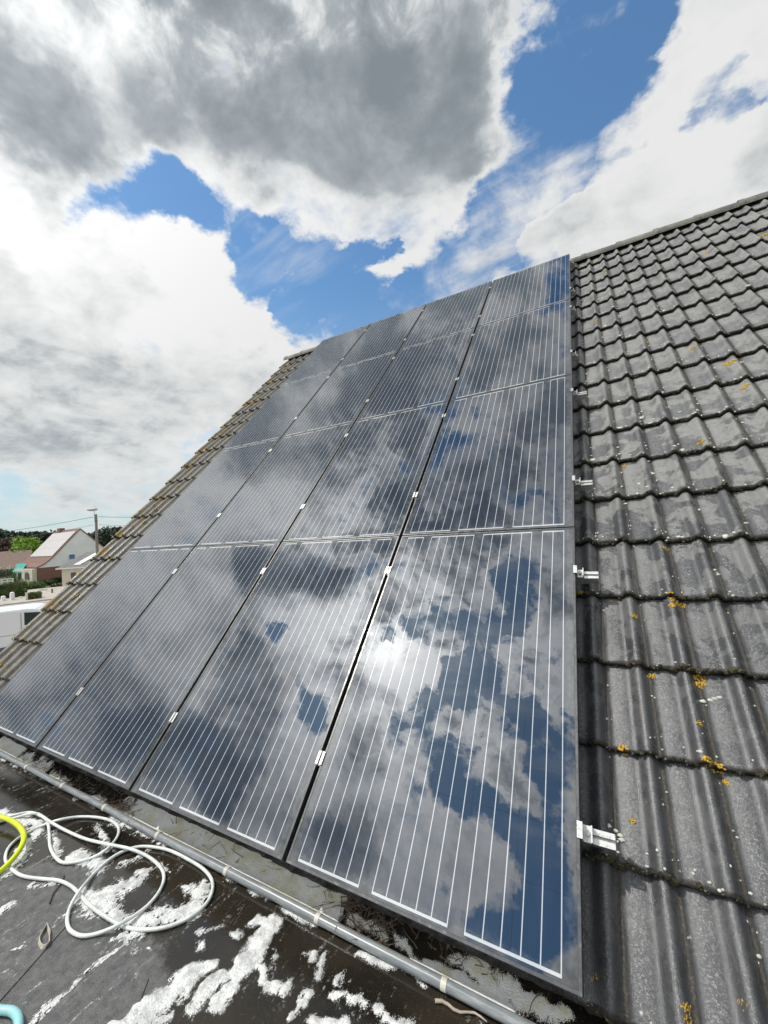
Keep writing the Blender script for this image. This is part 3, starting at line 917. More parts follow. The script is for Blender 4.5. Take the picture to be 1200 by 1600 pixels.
# ------------------------------------------------------------------ soap foam
import numpy as np
CAPS = [  # photo positions of the foam streaks and their half widths in metres
 ((0,1268),(60,1288),.030),((56,1292),(40,1322),.035),((40,1322),(16,1360),.03),((86,1299),(92,1335),.014),((118,1335),(158,1356),.028),((150,1290),(175,1330),.008),
 ((208,1374),(150,1412),.050),((150,1412),(128,1400),.03),((131,1392),(200,1440),.034),((225,1436),(300,1422),.040),((300,1422),(318,1385),.022),
 ((283,1385),(322,1400),.016),((202,1463),(140,1515),.016),((140,1515),(48,1600),.014),((178,1470),(215,1458),.02),
 ((326,1500),(286,1524),.034),((290,1522),(215,1598),.038),((250,1552),(165,1606),.030),((255,1590),(200,1620),.02),((310,1520),(280,1560),.014),((345,1520),(300,1570),.03),
 ((428,1440),(405,1475),.032),((405,1475),(372,1512),.040),((372,1512),(340,1572),.026),((395,1490),(412,1515),.016),((412,1515),(400,1540),.012),((400,1540),(446,1540),.016),
 ((402,1492),(420,1452),.030),((422,1450),(398,1440),.02),((411,1520),(405,1548),.012),((405,1549),(440,1550),.014),((491,1488),(490,1493),.012),((506,1495),(499,1520),.013),((536,1518),(530,1527),.012),
 ((478,1545),(470,1562),.019),((468,1565),(450,1590),.014),((513,1549),(545,1554),.014),((545,1554),(569,1568),.014),((592,1576),(596,1582),.012),((486,1597),(536,1602),.020),((606,1592),(640,1604),.014),
 ((368,1460),(372,1464),.014),((365,1518),(372,1526),.012),((435,1487),(437,1489),.008),((205,1488),(208,1486),.008),((313,1478),(320,1474),.008),((352,1442),(312,1458),.006),((230,1480),(231,1481),.006),
 ((0,1425),(18,1412),.018),((0,1490),(55,1468),.008),((60,1450),(108,1420),.006),((90,1375),(60,1378),.01),((200,1345),(228,1330),.012),((240,1350),(262,1360),.008),
 ((24,1178),(-6,1164),.070),((30,1186),(66,1204),.045),((78,1212),(100,1222),.028),((128,1240),(156,1256),.020),((195,1268),(300,1312),.075),((300,1312),(420,1366),.078),((420,1366),(516,1416),.07),
 ((190,1268),(230,1300),.03),((430,1395),(500,1432),.03),((622,1470),(642,1488),.016),((552,1440),(600,1462),.014),((668,1512),(730,1540),.022),((730,1540),(790,1574),.024),((640,1495),(670,1514),.014),
 ((560,1482),(600,1500),.016),((700,1500),(760,1530),.014),((800,1560),(880,1592),.022),((760,1540),(800,1556),.02),((600,1500),(660,1530),.012),
]
GX0, GX1, GY0, GY1, GS = 0.10, 4.3, -0.80, 0.185, 0.0055
nx = int((GX1 - GX0) / GS); ny = int((GY1 - GY0) / GS)
gx = GX0 + np.arange(nx) * GS; gy = GY0 + np.arange(ny) * GS
X, Y = np.meshgrid(gx, gy)
nzv = np.empty((3, ny, nx))
for j in range(ny):
    for i in range(nx):
        x, y = gx[i], gy[j]
        nzv[0, j, i] = noise.noise((x * 9 + y * 6, y * 13 - x * 4, 0.3))
        nzv[1, j, i] = noise.noise((x * 34 + y * 14, y * 40 - x * 10, 4.3))
        nzv[2, j, i] = noise.noise((x * 90, y * 90, 9.3))
XW = X + nzv[0] * 0.028 + nzv[1] * 0.012
YW = Y + np.roll(nzv[0], 37, 1) * 0.028 + np.roll(nzv[1], 53, 1) * 0.012
F = np.full((ny, nx), -9.0)
for (a, b, r) in CAPS:
    A = atz(*a, FLATZ + 0.005); B = atz(*b, FLATZ + 0.005)
    dx, dy = B.x - A.x, B.y - A.y
    L2 = dx * dx + dy * dy + 1e-9
    t_ = np.clip(((XW - A.x) * dx + (YW - A.y) * dy) / L2, 0, 1)
    d = np.hypot(XW - A.x - t_ * dx, YW - A.y - t_ * dy)
    F = np.maximum(F, (r - d) / 0.03)
lace = np.clip((2.95 - X) / 0.4, 0.3, 1.0)
F = F + (nzv[1] * 0.42 + nzv[2] * 0.26) * lace + nzv[0] * 0.35
strip = (Y > 0.046).astype(float)
foam = MB(); idx = -np.ones((ny, nx), int)
keep = F > -0.95
H = np.where(F > 0, 0.0004 + 0.0058 * np.sqrt(np.clip(F, 0, 1.6)), 0.0004)
H = H + np.where(F > 0, 0.0012 * nzv[2] + 0.0015 * nzv[1], 0)
H = np.where(strip > 0, np.minimum(H, 0.0045 + 0.001 * nzv[2]), H)
for j in range(ny):
    zb = fz(gy[j])
    for i in range(nx):
        if keep[j, i]:
            idx[j, i] = len(foam.v)
            foam.v.append((gx[i], gy[j], zb + 0.0036 * (1 if F[j, i] > 0 else 0) * 0 + H[j, i] + (0.0005)))
for j in range(ny - 1):
    for i in range(nx - 1):
        q4 = (idx[j, i], idx[j, i + 1], idx[j + 1, i + 1], idx[j + 1, i])
        if min(q4) >= 0: foam.f.append(q4); foam.mi.append(0)
fm = Mat('soap_foam', (0.78, 0.79, 0.78), 0.55)
p = fm.coord()
sp_ = fm.N('ShaderNodeSeparateXYZ'); fm.put(sp_.inputs[0], p)
st = fm.sm(sp_.outputs[1], 0.035, 0.055)
yel = fm.math('MULTIPLY', st, fm.sm(fm.noise(p, 10.0, 6, 0.65), 0.44, 0.62))
fc = fm.mix(fm.sm(fm.noise(p, 24.0, 7, 0.7), 0.36, 0.60), (0.40, 0.41, 0.41), (0.72, 0.73, 0.72))
fc = fm.mix(fm.math('MULTIPLY', st, 0.7), fc, (0.86, 0.86, 0.82))  # strip foam painted whiter to make up for the panels' shade
fc = fm.mix(fm.math('MULTIPLY', yel, 0.6), fc, (0.62, 0.57, 0.33))
vb = fm.N('ShaderNodeTexVoronoi', feature='F1'); fm.put(vb.inputs['Vector'], p); vb.inputs['Scale'].default_value = 190.0
fc = fm.mix(fm.math('MULTIPLY', fm.sm(vb.outputs['Distance'], 0.45, 0.75, 0.0, 0.35), fm.math('SUBTRACT', 1.0, st)), fc, (0.25, 0.25, 0.24))
fm.base(fc)
fm.bump(vb.outputs['Distance'], 0.5, 0.003)
fm.b.inputs['Subsurface Weight'].default_value = 0.0
at_ = fm.N('ShaderNodeAttribute'); at_.attribute_name = 'thick'
br1 = fm.noise(fm.mapv(p, (1.0, 0.55, 1.0), (0, 0, 0.75)), 95.0, 7, 0.72, 0.5)
br2 = fm.noise(p, 420.0, 2, 0.5)
lc = fm.sm(sp_.outputs[0], 2.55, 2.95, 1.0, 0.3)
cut = fm.math('MULTIPLY_ADD', fm.math('SUBTRACT', br1, 0.5), fm.math('MULTIPLY', lc, 3.6), at_.outputs['Fac'])
cut = fm.math('MULTIPLY_ADD', fm.math('SUBTRACT', br2, 0.5), 1.2, cut)
holes = fm.math('MULTIPLY', fm.sm(fm.noise(fm.mapv(p, (1.7, 0.8, 1.0), (0, 0, 0.75)), 38.0, 6, 0.7, 0.6), 0.56, 0.68), fm.math('SUBTRACT', 1.0, st))
cut = fm.math('MULTIPLY_ADD', fm.math('MULTIPLY', holes, lc), -1.6, cut)
fm.put(fm.b.inputs['Alpha'], fm.sm(cut, -0.04, 0.09))
M_FOAM = fm.m
o = foam.build('soap_foam', M_FOAM, None, smooth=True)
at_m = o.data.attributes.new('thick', 'FLOAT', 'POINT')
at_m.data.foreach_set('value', [float(x) for x in F[keep]])
tag(o, 'white streaks and puddles of soap foam on the wet black flat roof', 'foam', kind='stuff')

# ------------------------------------------------------------------ grey conduit along the eave
conduit = empty('conduit', 'long grey plastic conduit pipe with metal clips below the panels', 'pipe', (0, 0.03, FLATZ + 0.0215))
pv = Mat('grey_plastic_pipe', (0.22, 0.24, 0.25), 0.28, ior=1.5)
pv.base(pv.mix(pv.sm(pv.noise(pv.mapv(pv.coord(), (4, 30, 30)), 3, 6, 0.7), 0.4, 0.7), (0.19, 0.21, 0.225), (0.33, 0.345, 0.35)))
mb = MB()
pts = [Vector((x * 0.1 - 0.7, 0.03 + 0.0018 * noise.noise((x * 0.23, 0, 0)) * 2, FLATZ + 0.0215 + 0.002 * noise.noise((x * 0.19, 3, 0)))) for x in range(0, 88)]
mb.tube(pts, 0.0155, 20)
wpart(mb, 'pipe', pv.m, conduit, smooth=True)
M_CLIP = varied('cream_plastic_clip', (0.62, 0.60, 0.54), (0.50, 0.48, 0.43), 30, 0.45)
CX = [atz(x, y, FLATZ + 0.03).x for x, y in ((34,1201),(89,1231),(156,1265),(239,1309),(348,1365),(491,1441),(691,1544))]
for x in CX + [-0.45, CX[-1] + 0.62]:
    mb = MB()
    c = (0.03, FLATZ + 0.0215)
    prof = []
    n = 18
    for i in range(n + 1):
        a = math.radians(-20 + 220 * i / n)
        prof.append((c[0] + math.cos(a) * 0.0172, c[1] + math.sin(a) * 0.0172))
    prof = [(c[0] + 0.036, FLATZ + 0.0015), (c[0] + 0.021, FLATZ + 0.0015)] + prof
    hw = 0.009
    vs = []
    for (y, z) in prof:
        vs += [(x - hw, y, z), (x + hw, y, z)]
    fs = [(2 * i, 2 * i + 1, 2 * i + 3, 2 * i + 2) for i in range(len(prof) - 1)]
    mb.add(vs, fs)
    o = wpart(mb, 'pipe_clip', M_CLIP, conduit)
    so = o.modifiers.new('thick', 'SOLIDIFY'); so.thickness = 0.0016; so.offset = 1

# ------------------------------------------------------------------ hoses
def hose(name, pts, r, mat, label, cross=0.0):
    c = []
    for i, (x, y, h) in enumerate(pts):
        q_ = atz(x, y, FLATZ + r + 0.003 + h); c.append(q_)
    c = spline(c, 0.015)
    mb = MB(); mb.tube(c, r, 14)
    o = mb.build(name, mat, None, smooth=True)
    return tag(o, label, 'hose')
wh = Mat('white_hose_pvc', (0.70, 0.73, 0.71), 0.35)
wh.base(wh.mix(wh.sm(wh.noise(wh.coord(), 20, 5, 0.6), 0.4, 0.7), (0.72, 0.75, 0.73), (0.52, 0.56, 0.54)))
M_WH = wh.m
g = lambda L: [(x / 2.667, 1100 + y / 2.667, h) for (x, y, h) in L]
R1 = 0.0064
hose('hose', g([(-160,520,0),(-60,500,0),(0,480,0),(70,460,0.006),(130,452,0),(175,468,0.018),(200,485,0.018),(260,520,0),(350,560,0.004),(440,582,0.018),(540,603,0.018),(610,632,0),(660,670,0),(683,712,0),(672,765,0),(630,825,0),(570,875,0.008),(490,922,0.018),(410,955,0),(340,966,0),(290,940,0),(280,890,0),(295,840,0.004),(330,780,0.018),(380,720,0.002),(440,660,0.002),(500,620,0.002),(560,598,0),(620,594,0),(700,608,0),(780,645,0),(850,690,0),(885,740,0),(878,800,0),(840,852,0),(770,900,0),(680,932,0),(590,940,0),(510,925,0),(430,880,0.012),(370,835,0.006),(325,785,0),(290,755,0),(240,735,0),(170,728,0),(90,715,0),(40,680,0),(22,645,0),(35,600,0),(75,560,0),(130,528,0),(180,505,0),(250,482,0.012),(330,470,0),(410,473,0),(470,490,0),(495,520,0),(485,560,0),(445,605,0.014),(390,638,0),(320,658,0),(260,660,0),(225,630,0),(208,590,0),(205,540,0),(200,500,0.006),(180,470,0),(140,455,0.02),(60,475,0),(-30,500,0),(-150,560,0)]),
     R1, M_WH, 'tangled white garden hose lying in loops on the wet flat roof')
hose('hose', g([(-160,450,0.03),(-60,458,0.03),(0,470,0.03),(50,488,0.03),(88,520,0.03),(100,560,0.03),(80,610,0.026),(40,660,0.014),(-10,705,0.004),(-90,760,0)]),
     0.0115, Mat('yellow_green_hose', (0.58, 0.68, 0.02), 0.38).m, 'thick yellow-green hose curving in at the left photo edge')
hose('hose', g([(-120,1250,0),(-50,1262,0),(0,1275,0),(45,1278,0),(72,1300,0),(78,1340,0),(70,1400,0),(40,1460,0)]),
     0.0115, Mat('pale_blue_hose', (0.28, 0.58, 0.60), 0.35).m, 'pale turquoise hose end curling in the bottom left corner')

# ------------------------------------------------------------------ twigs and leaf litter
rt_ = random.Random(11)
tw = MB()
def twig(mb, c, ln, ang, r, lift=0.0, bend=0.3):
    k = 5
    pts = []
    d = Vector((math.cos(ang), math.sin(ang), lift))
    q_ = Vector(c)
    for i in range(k):
        pts.append(q_.copy())
        d = (d + Vector((rt_.uniform(-bend, bend), rt_.uniform(-bend, bend), rt_.uniform(-bend, bend) * 0.3))).normalized()
        q_ = q_ + d * ln / k
        q_.z = max(q_.z, fz(q_.y) + r + 0.001)
    mb.tube(pts, [r * (1 - 0.12 * i) for i in range(k)], 5)
for (x, y, n, sx_, sy_) in ((112,1228,55,.16,.035),(190,1262,110,.13,.045),(560,1422,150,.20,.04),(330,1322,22,.5,.03),(60,1200,30,.2,.03),(590,1446,60,.12,.03),(700,1500,30,.3,.03),(160,1250,30,.3,.02)):
    c = atz(x, y, FLATZ + 0.01)
    for i in range(n):
        cx = c.x + rt_.gauss(0, sx_ * 0.5); cy = min(max(c.y + rt_.gauss(0, sy_ * 0.7), 0.05), 0.19)
        twig(tw, (cx, cy, fz(cy) + rt_.uniform(0.002, 0.03)), rt_.uniform(0.03, 0.10), rt_.uniform(0, 6.28), rt_.uniform(0.0009, 0.0022), rt_.uniform(-0.3, 0.3))
o = tw.build('twig_litter', varied('dead_twig_bark', (0.11, 0.075, 0.05), (0.22, 0.17, 0.13), 20, 0.8), None)
tag(o, 'dark dead twigs and needles caught between the pipe and the panels', 'twigs', kind='stuff')
mb = MB(); c = atz(680, 1566, FLATZ + 0.004)
e_ = atz(762, 1596, FLATZ + 0.004)
k = 8
mb.tube([c.lerp(e_, i / k) + Vector((0, 0.006 * math.sin(i * 1.3), 0.004)) for i in range(k + 1)], [0.005, 0.0045, 0.004, 0.004, 0.0035, 0.003, 0.003, 0.0025, 0.002], 8)
o = mb.build('twig', varied('pale_stick', (0.32, 0.26, 0.20), (0.45, 0.40, 0.33), 30, 0.7), None, smooth=True)
tag(o, 'pale peeled stick lying on the wet roof in front of the pipe', 'twig')
mb = MB()
a_ = atz(100, 1368, FLATZ + 0.003); b_ = atz(77, 1412, FLATZ + 0.003)
mb.tube([a_.lerp(b_, i / 6) + Vector((0.008 * math.sin(i * 1.1), 0, 0.002)) for i in range(7)], 0.0028, 6)
o = mb.build('twig', varied('dark_stick', (0.06, 0.045, 0.03), (0.1, 0.08, 0.05), 30, 0.8), None, smooth=True)
tag(o, 'thin dark twig lying beside the loops of white hose', 'twig')
# curled strip of bark, lower left
mb = MB(); pts = [atz(x, y, FLATZ + 0.006) for x, y in ((72,1446),(66,1458),(60,1472),(66,1482),(74,1476),(76,1462),(72,1448))]
vs = []
sp2 = spline(pts, 0.008)
for i, q_ in enumerate(sp2):
    vs += [tuple(q_ + Vector((0, 0, -0.003))), tuple(q_ + Vector((0.003 * math.sin(i), 0.004, 0.010)))]
mb.add(vs, [(2 * i, 2 * i + 1, 2 * i + 3, 2 * i + 2) for i in range(len(sp2) - 1)])
o = mb.build('bark_strip', varied('pale_bark', (0.42, 0.37, 0.30), (0.62, 0.58, 0.50), 40, 0.8), None)
o.modifiers.new('thick', 'SOLIDIFY').thickness = 0.0015
tag(o, 'curled strip of pale bark on the grey patch below the hose', 'bark')

# ------------------------------------------------------------------ moss and lichen on the tiles
def ico():
    bm = bmesh.new(); bmesh.ops.create_icosphere(bm, subdivisions=1, radius=1.0)
    v = [x.co.copy() for x in bm.verts]; f = [tuple(x.index for x in fc.verts) for fc in bm.faces]
    bm.free(); return v, f
IV, IF = ico()
def tile_z(u, v):
    r = math.floor((v - V0) / GAUGE); t_ = (v - V0) / GAUGE - r
    return ZT - 0.010 + wave((u - USHIFT) / WAVE) + 0.026 * (1 - t_)
moss = MB(); rm = random.Random(21)
for r in range(NROW):
    for (ua, ub, dens) in ((4.06, 6.6, 1.0), (U_L, 0.05, 0.45)):
        step = 0.0085 if r < 8 else 0.014
        if ua < 0: step = 0.02
        u = ua
        while u < ub:
            u += step * rm.uniform(0.5, 1.5)
            big_ = noise.noise((u * 7, r * 5.1, 2.0))
            if rm.random() > 0.75 + big_ * 0.9: continue
            s = rm.uniform(0.0032, 0.0078) * (1.25 if r < 8 else 1.0) * (1 + max(big_, 0) * 1.2)
            v = V0 + r * GAUGE + rm.uniform(-0.003, 0.008)
            z = tile_z(u, V0 + r * GAUGE + 1e-4) + rm.uniform(-0.016, 0.0)
            c = P(u, v, z)
            moss.add([c + Vector((x.x * s * rm.uniform(0.8, 1.6), x.y * s * rm.uniform(0.8, 1.2), x.z * s * rm.uniform(0.8, 1.2))) for x in IV], IF)
mm = Mat('black_brown_moss', (0.02, 0.018, 0.012), 0.95)
q_ = mm.noise(mm.coord(), 16, 4, 0.6)
q2_ = mm.noise(mm.coord(), 150, 3, 0.6)
mc = mm.mix(mm.sm(q_, 0.42, 0.66), (0.012, 0.012, 0.009), (0.060, 0.048, 0.020))
mc = mm.mix(mm.sm(q2_, 0.60, 0.70, 0, 0.8), mc, (0.42, 0.42, 0.36))
mm.base(mc)
o = moss.build('moss', mm.m, None)
tag(o, 'black and brown moss crusts growing along the lower edges of the roof tiles', 'moss', kind='stuff')
# yellow-orange lichen rosettes
ly = MB()
LICH = [((1050,932),.022),((1064,938),.020),((1050,945),.016),((992,961),.014),((1094,1052),.022),((1096,1063),.020),((1093,1130),.013),((974,1168),.018),((1108,1192),.021),((1124,1196),.018),((927,1526),.017),((952,1540),.010),
 ((1073,1576),.014),((1074,1594),.012),((1163,1572),.014),((1137,562),.030),((1147,562),.028),((1163,600),.028),((1083,540),.026),((1010,530),.020),((955,932),.010),((908,924),.018),((975,720),.016),((1040,852),.014),((944,424),.030),((932,500),.030),((1196,362),.04),((1102,392),.03),((1018,1049),.015),((1095,690),.02),((988,1280),.01),((1137,1216),.012)]
for ((px, py), r_) in LICH:
    u, v = roofhit(px, py, ZT)
    for i in range(26):
        a = rm.uniform(0, 6.28); d = r_ * math.sqrt(rm.random()) * 0.9
        uu, vv = u + math.cos(a) * d, v + math.sin(a) * d * 0.8
        s = rm.uniform(0.25, 0.45) * r_ * 0.6
        c = P(uu, vv, tile_z(uu, vv) + 0.0005)
        ly.add([c + ROOFM.to_3x3() @ Vector((x.x * s, x.y * s, x.z * min(s * 0.6, 0.004))) for x in IV], IF)
for i in range(260):
    r = rm.randrange(0, 16); u = rm.choice([U_L + 0.06, U_L + 0.10, U_L + 0.20, U_L + 0.25, U_L + 0.42]) + rm.uniform(-0.05, 0.05)
    v = V0 + (r + rm.random() ** 1.5 * 0.8) * GAUGE
    s = rm.uniform(0.008, 0.02)
    c = P(u, v, tile_z(u, v))
    ly.add([c + ROOFM.to_3x3() @ Vector((x.x * s, x.y * s * 1.6, x.z * 0.003)) for x in IV], IF)
lm = Mat('orange_lichen', (0.5, 0.3, 0.03), 0.9)
lm.base(lm.mix(lm.sm(lm.noise(lm.coord(), 130, 4, 0.7), 0.35, 0.65), (0.30, 0.17, 0.015), (0.66, 0.43, 0.05)))
o = ly.build('lichen', lm.m, None, smooth=True)
tag(o, 'yellow-orange lichen rosettes dotted over the roof tiles', 'lichen', kind='stuff')
wl = MB()
for i in range(1700):
    r = rm.randrange(0, 16)
    if i % 3 == 0: u = rm.uniform(U_L, -0.02); v = V0 + (r + rm.random()) * GAUGE
    else:
        u = 4.08 + abs(rm.gauss(0, 1.1)); v = V0 + (r + abs(rm.gauss(0, 0.09)) + 0.02) * GAUGE
        if rm.random() < 0.4: u = USHIFT + round((u - USHIFT) / WAVE) * WAVE + rm.uniform(-0.012, 0.016); v = V0 + (r + rm.random()) * GAUGE
    s = rm.uniform(0.002, 0.0055) * (1.0 if r < 5 else 2.0)
    if rm.random() < 0.06: s *= 2
    c = P(u, v, tile_z(u, v))
    k1 = rm.uniform(0.7, 1.6)
    wl.add([c + ROOFM.to_3x3() @ Vector((x.x * s * k1, x.y * s, x.z * 0.0016)) for x in IV], IF)
for (px, py) in ((1120,888),(1124,892),(1116,886),(1119,1086),(1112,1088),(1126,1084),(1100,1090),(960,1295),(968,1303),(972,1310),(950,1290)):
    u, v = roofhit(px, py, ZT); s = 0.010
    c = P(u, v, tile_z(u, v))
    wl.add([c + ROOFM.to_3x3() @ Vector((x.x * s * rm.uniform(0.6, 1.8), x.y * s * rm.uniform(0.4, 1), x.z * 0.0016)) for x in IV], IF)
o = wl.build('lichen', varied('white_lichen', (0.62, 0.63, 0.58), (0.40, 0.42, 0.36), 60, 0.9), None, smooth=True)
tag(o, 'small white crusty lichen flecks and bird droppings on the roof tiles', 'lichen', kind='stuff')

# ------------------------------------------------------------------ ground, street and the neighbourhood beyond the left verge
FH = Vector((FWD.x, FWD.y, 0)).normalized()
RH = Vector((FH.y, -FH.x, 0))
def cw(x, z, h=0.0):
    """x metres right of the camera axis, z metres ahead, h metres above the ground"""
    q_ = CAM + RH * x + FH * z
    return Vector((q_.x, q_.y, GROUND + h))
def pxw(px, z, h=0.0):
    return cw((px - 600) / 624.95 * z, z, h)
def hgt(py, z, px):
    return (atd(px, py, z).z) - GROUND
gm = Mat('lawn_ground', (0.06, 0.09, 0.03), 0.95)
gp = gm.coord()
gm.base(gm.mix(gm.sm(gm.noise(gp, 0.35, 6, 0.6), 0.35, 0.65), (0.055, 0.085, 0.025), (0.11, 0.12, 0.05)))
mb = MB(); mb.add([(-1500, -1500, GROUND), (1500, -1500, GROUND), (1500, 1500, GROUND), (-1500, 1500, GROUND)], [(0, 1, 2, 3)])
tag(mb.build('ground', gm.m), kind='structure')
def slab(name, poly, h, mat, drop=0.12):
    mb = MB(); mb.prism([Vector((q_.x, q_.y, GROUND + h - drop)) for q_ in poly], Vector((0, 0, drop)))
    return tag(mb.build(name, mat), kind='structure')
M_PAVE = varied('pale_paving', (0.44, 0.40, 0.36), (0.34, 0.31, 0.28), 0.8, 0.85, 0.1)
M_ROAD = varied('street_concrete', (0.36, 0.33, 0.31), (0.29, 0.27, 0.255), 0.5, 0.85, 0.1)
M_KERB = varied('kerb_stone', (0.5, 0.48, 0.45), (0.4, 0.38, 0.36), 1.5, 0.8)
AX = (RH * 0.85 + FH * 0.53).normalized()       # street direction
AP = Vector((AX.y, -AX.x, 0)) * -1               # away from us
if AP.dot(FH) < 0: AP = -AP
S0 = cw(-17, 22)
def strip(a, b, l0=-70, l1=90):
    return [S0 + AX * l0 + AP * a, S0 + AX * l1 + AP * a, S0 + AX * l1 + AP * b, S0 + AX * l0 + AP * b]
slab('driveway', strip(-13, 8.0), 0.02, M_PAVE)
slab('road', strip(8.0, 22.0), 0.004 + 0.02, M_ROAD)
slab('kerb', strip(22.0, 22.2), 0.14, M_KERB)
slab('pavement', strip(22.2, 36.5), 0.12, M_PAVE)

# --- houses
M_WHITEW = varied('white_painted_gable', (0.86, 0.87, 0.87), (0.78, 0.80, 0.80), 0.9, 0.8)
M_ROOFBR = varied('red_brown_roof_tile', (0.20, 0.10, 0.075), (0.14, 0.075, 0.06), 2.0, 0.8)
M_ROOFBR2 = varied('faded_brown_roof_tile', (0.27, 0.19, 0.16), (0.20, 0.145, 0.125), 3.0, 0.85)
M_DARKR = varied('dark_grey_roofing', (0.10, 0.10, 0.105), (0.15, 0.15, 0.15), 2.0, 0.7)
M_WHITE = varied('white_trim', (0.80, 0.80, 0.78), (0.72, 0.72, 0.70), 3, 0.6)
M_WIN = Mat('dark_window_glass', (0.02, 0.03, 0.05), 0.05, ior=1.8).m
M_BLUE = Mat('blue_blind_glass', (0.10, 0.20, 0.42), 0.2).m
M_TEAL = varied('teal_awning_cloth', (0.03, 0.30, 0.26), (0.05, 0.40, 0.34), 2, 0.7)
pvs = Mat('solar_roof_painted_sheen', (0.50, 0.47, 0.47), 0.35)  # sky reflection on the array painted into a pale base colour
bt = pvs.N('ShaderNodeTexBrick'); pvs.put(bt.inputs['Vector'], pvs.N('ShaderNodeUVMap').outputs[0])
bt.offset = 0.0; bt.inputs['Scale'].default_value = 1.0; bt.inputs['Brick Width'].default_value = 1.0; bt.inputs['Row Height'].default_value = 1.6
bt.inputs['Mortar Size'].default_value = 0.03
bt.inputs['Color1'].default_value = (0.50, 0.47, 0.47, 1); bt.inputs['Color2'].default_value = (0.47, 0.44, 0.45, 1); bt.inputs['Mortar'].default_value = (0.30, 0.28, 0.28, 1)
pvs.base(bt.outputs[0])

A0 = cw(-45.7, 60)                                # gable apex on the ground
ga = (RH * 0.575 + FH * 0.818).normalized()       # along the gable, to the right
gb = (RH * -0.818 + FH * 0.575).normalized()      # along the ridge, to the left
APEX = hgt(827, 60, 124)
EAVE = hgt(888, 55.7, 54)
WL, WR, LEN = 5.2, 5.0, 11.0
def hp(w_, l_, h): 
    q_ = A0 + ga * w_ + gb * l_
    return Vector((q_.x, q_.y, GROUND + h))
wh_ = empty('gable_house', 'white gabled house with a pale solar roof and red brick below', 'house', (A0.x, A0.y, GROUND), 'houses across the street')
prof = [(-WL, EAVE), (-WL + 0.9, EAVE + 0.45), (-WL + 1.8, EAVE + 1.25), (0, APEX), (WR * 0.75, APEX - (APEX - EAVE) * 0.72), (WR, EAVE)]
mb = MB(); mb.prism([hp(w_, 0, h) for w_, h in prof], gb * 0.25)
wpart(mb, 'gable_wall', M_WHITEW, wh_)
mb = MB(); mb.prism([hp(w_, LEN - 0.25, h) for w_, h in prof], gb * 0.25)
wpart(mb, 'gable_wall', M_WHITEW, wh_)
mb = MB()
mb.prism([hp(-WL + 0.05, 0.03, 0), hp(WR, 0.03, 0), hp(WR, 0.03, EAVE - 0.003), hp(-WL + 0.05, 0.03, EAVE - 0.003)], gb * (LEN - 0.06))
wpart(mb, 'wall', M_BRICK, wh_)
mb = MB()
for pr in (prof[:4], prof[3:]):
    top = [(w_, h + 0.16) for w_, h in pr]
    pl = [hp(w_, -0.12, h + 0.01) for w_, h in pr] + [hp(w_, -0.12, h) for w_, h in reversed(top)]
    mb.prism(pl, gb * (LEN + 0.4))
rf = wpart(mb, 'roof', M_ROOFBR, wh_)
mb = MB()
mb.prism([hp(-0.35, 7.6, APEX - 0.3), hp(0.35, 7.6, APEX - 0.3), hp(0.35, 7.6, APEX + 0.55), hp(-0.35, 7.6, APEX + 0.55)], gb * 1.2)
mb.v = [tuple(Vector(v)) for v in mb.v]
o = wpart(mb, 'chimney', M_BRICK, rf)
# solar array on the near slope
def slope(w_, l_, off):
    pr = prof[2:4]
    t_ = (w_ - pr[0][0]) / (pr[1][0] - pr[0][0])
    h = pr[0][1] + t_ * (pr[1][1] - pr[0][1])
    return hp(w_, l_, h + off)
mb = MB()
c4_ = [(-3.4, 0.25), (-0.42, 0.25), (-0.42, 10.6), (-3.4, 10.6)]
mb.v = [tuple(slope(w_, l_, 0.30)) for w_, l_ in c4_] + [tuple(slope(w_, l_, 0.22)) for w_, l_ in c4_]
mb.f = [(0, 1, 2, 3), (7, 6, 5, 4), (0, 4, 5, 1), (1, 5, 6, 2), (2, 6, 7, 3), (3, 7, 4, 0)]; mb.mi = [0] * 6
mb.uv = [(0, 0), (0, 4.8), (10.3, 4.8), (10.3, 0)] * 2
wpart(mb, 'solar_array', pvs.m, wh_)
# small blue window on the gable, the frame standing proud
def win(parent, w0, w1, h0, h1, glass, frm, name='window'):
    mb = MB()
    d = -0.06
    mb.prism([hp(w0, d, h0), hp(w1, d, h0), hp(w1, d, h1), hp(w0, d, h1)], gb * 0.1)
    o = wpart(mb, name, frm, parent)
    m2 = MB(); k = 0.1
    m2.prism([hp(w0 + k, d - 0.02, h0 + k), hp(w1 - k, d - 0.02, h0 + k), hp(w1 - k, d - 0.02, h1 - k), hp(w0 + k, d - 0.02, h1 - k)], gb * 0.05)
    wpart(m2, 'pane', glass, o)
def gpx(px):   # gable coordinate w for a photo column
    k = (px - 600) / 624.95
    return (k * 60 + 45.7) / (0.575 - 0.818 * k)
win(wh_, gpx(104), gpx(115), hgt(874.5, 58.8, 110), hgt(865.5, 58.8, 110), M_BLUE, M_WHITE)
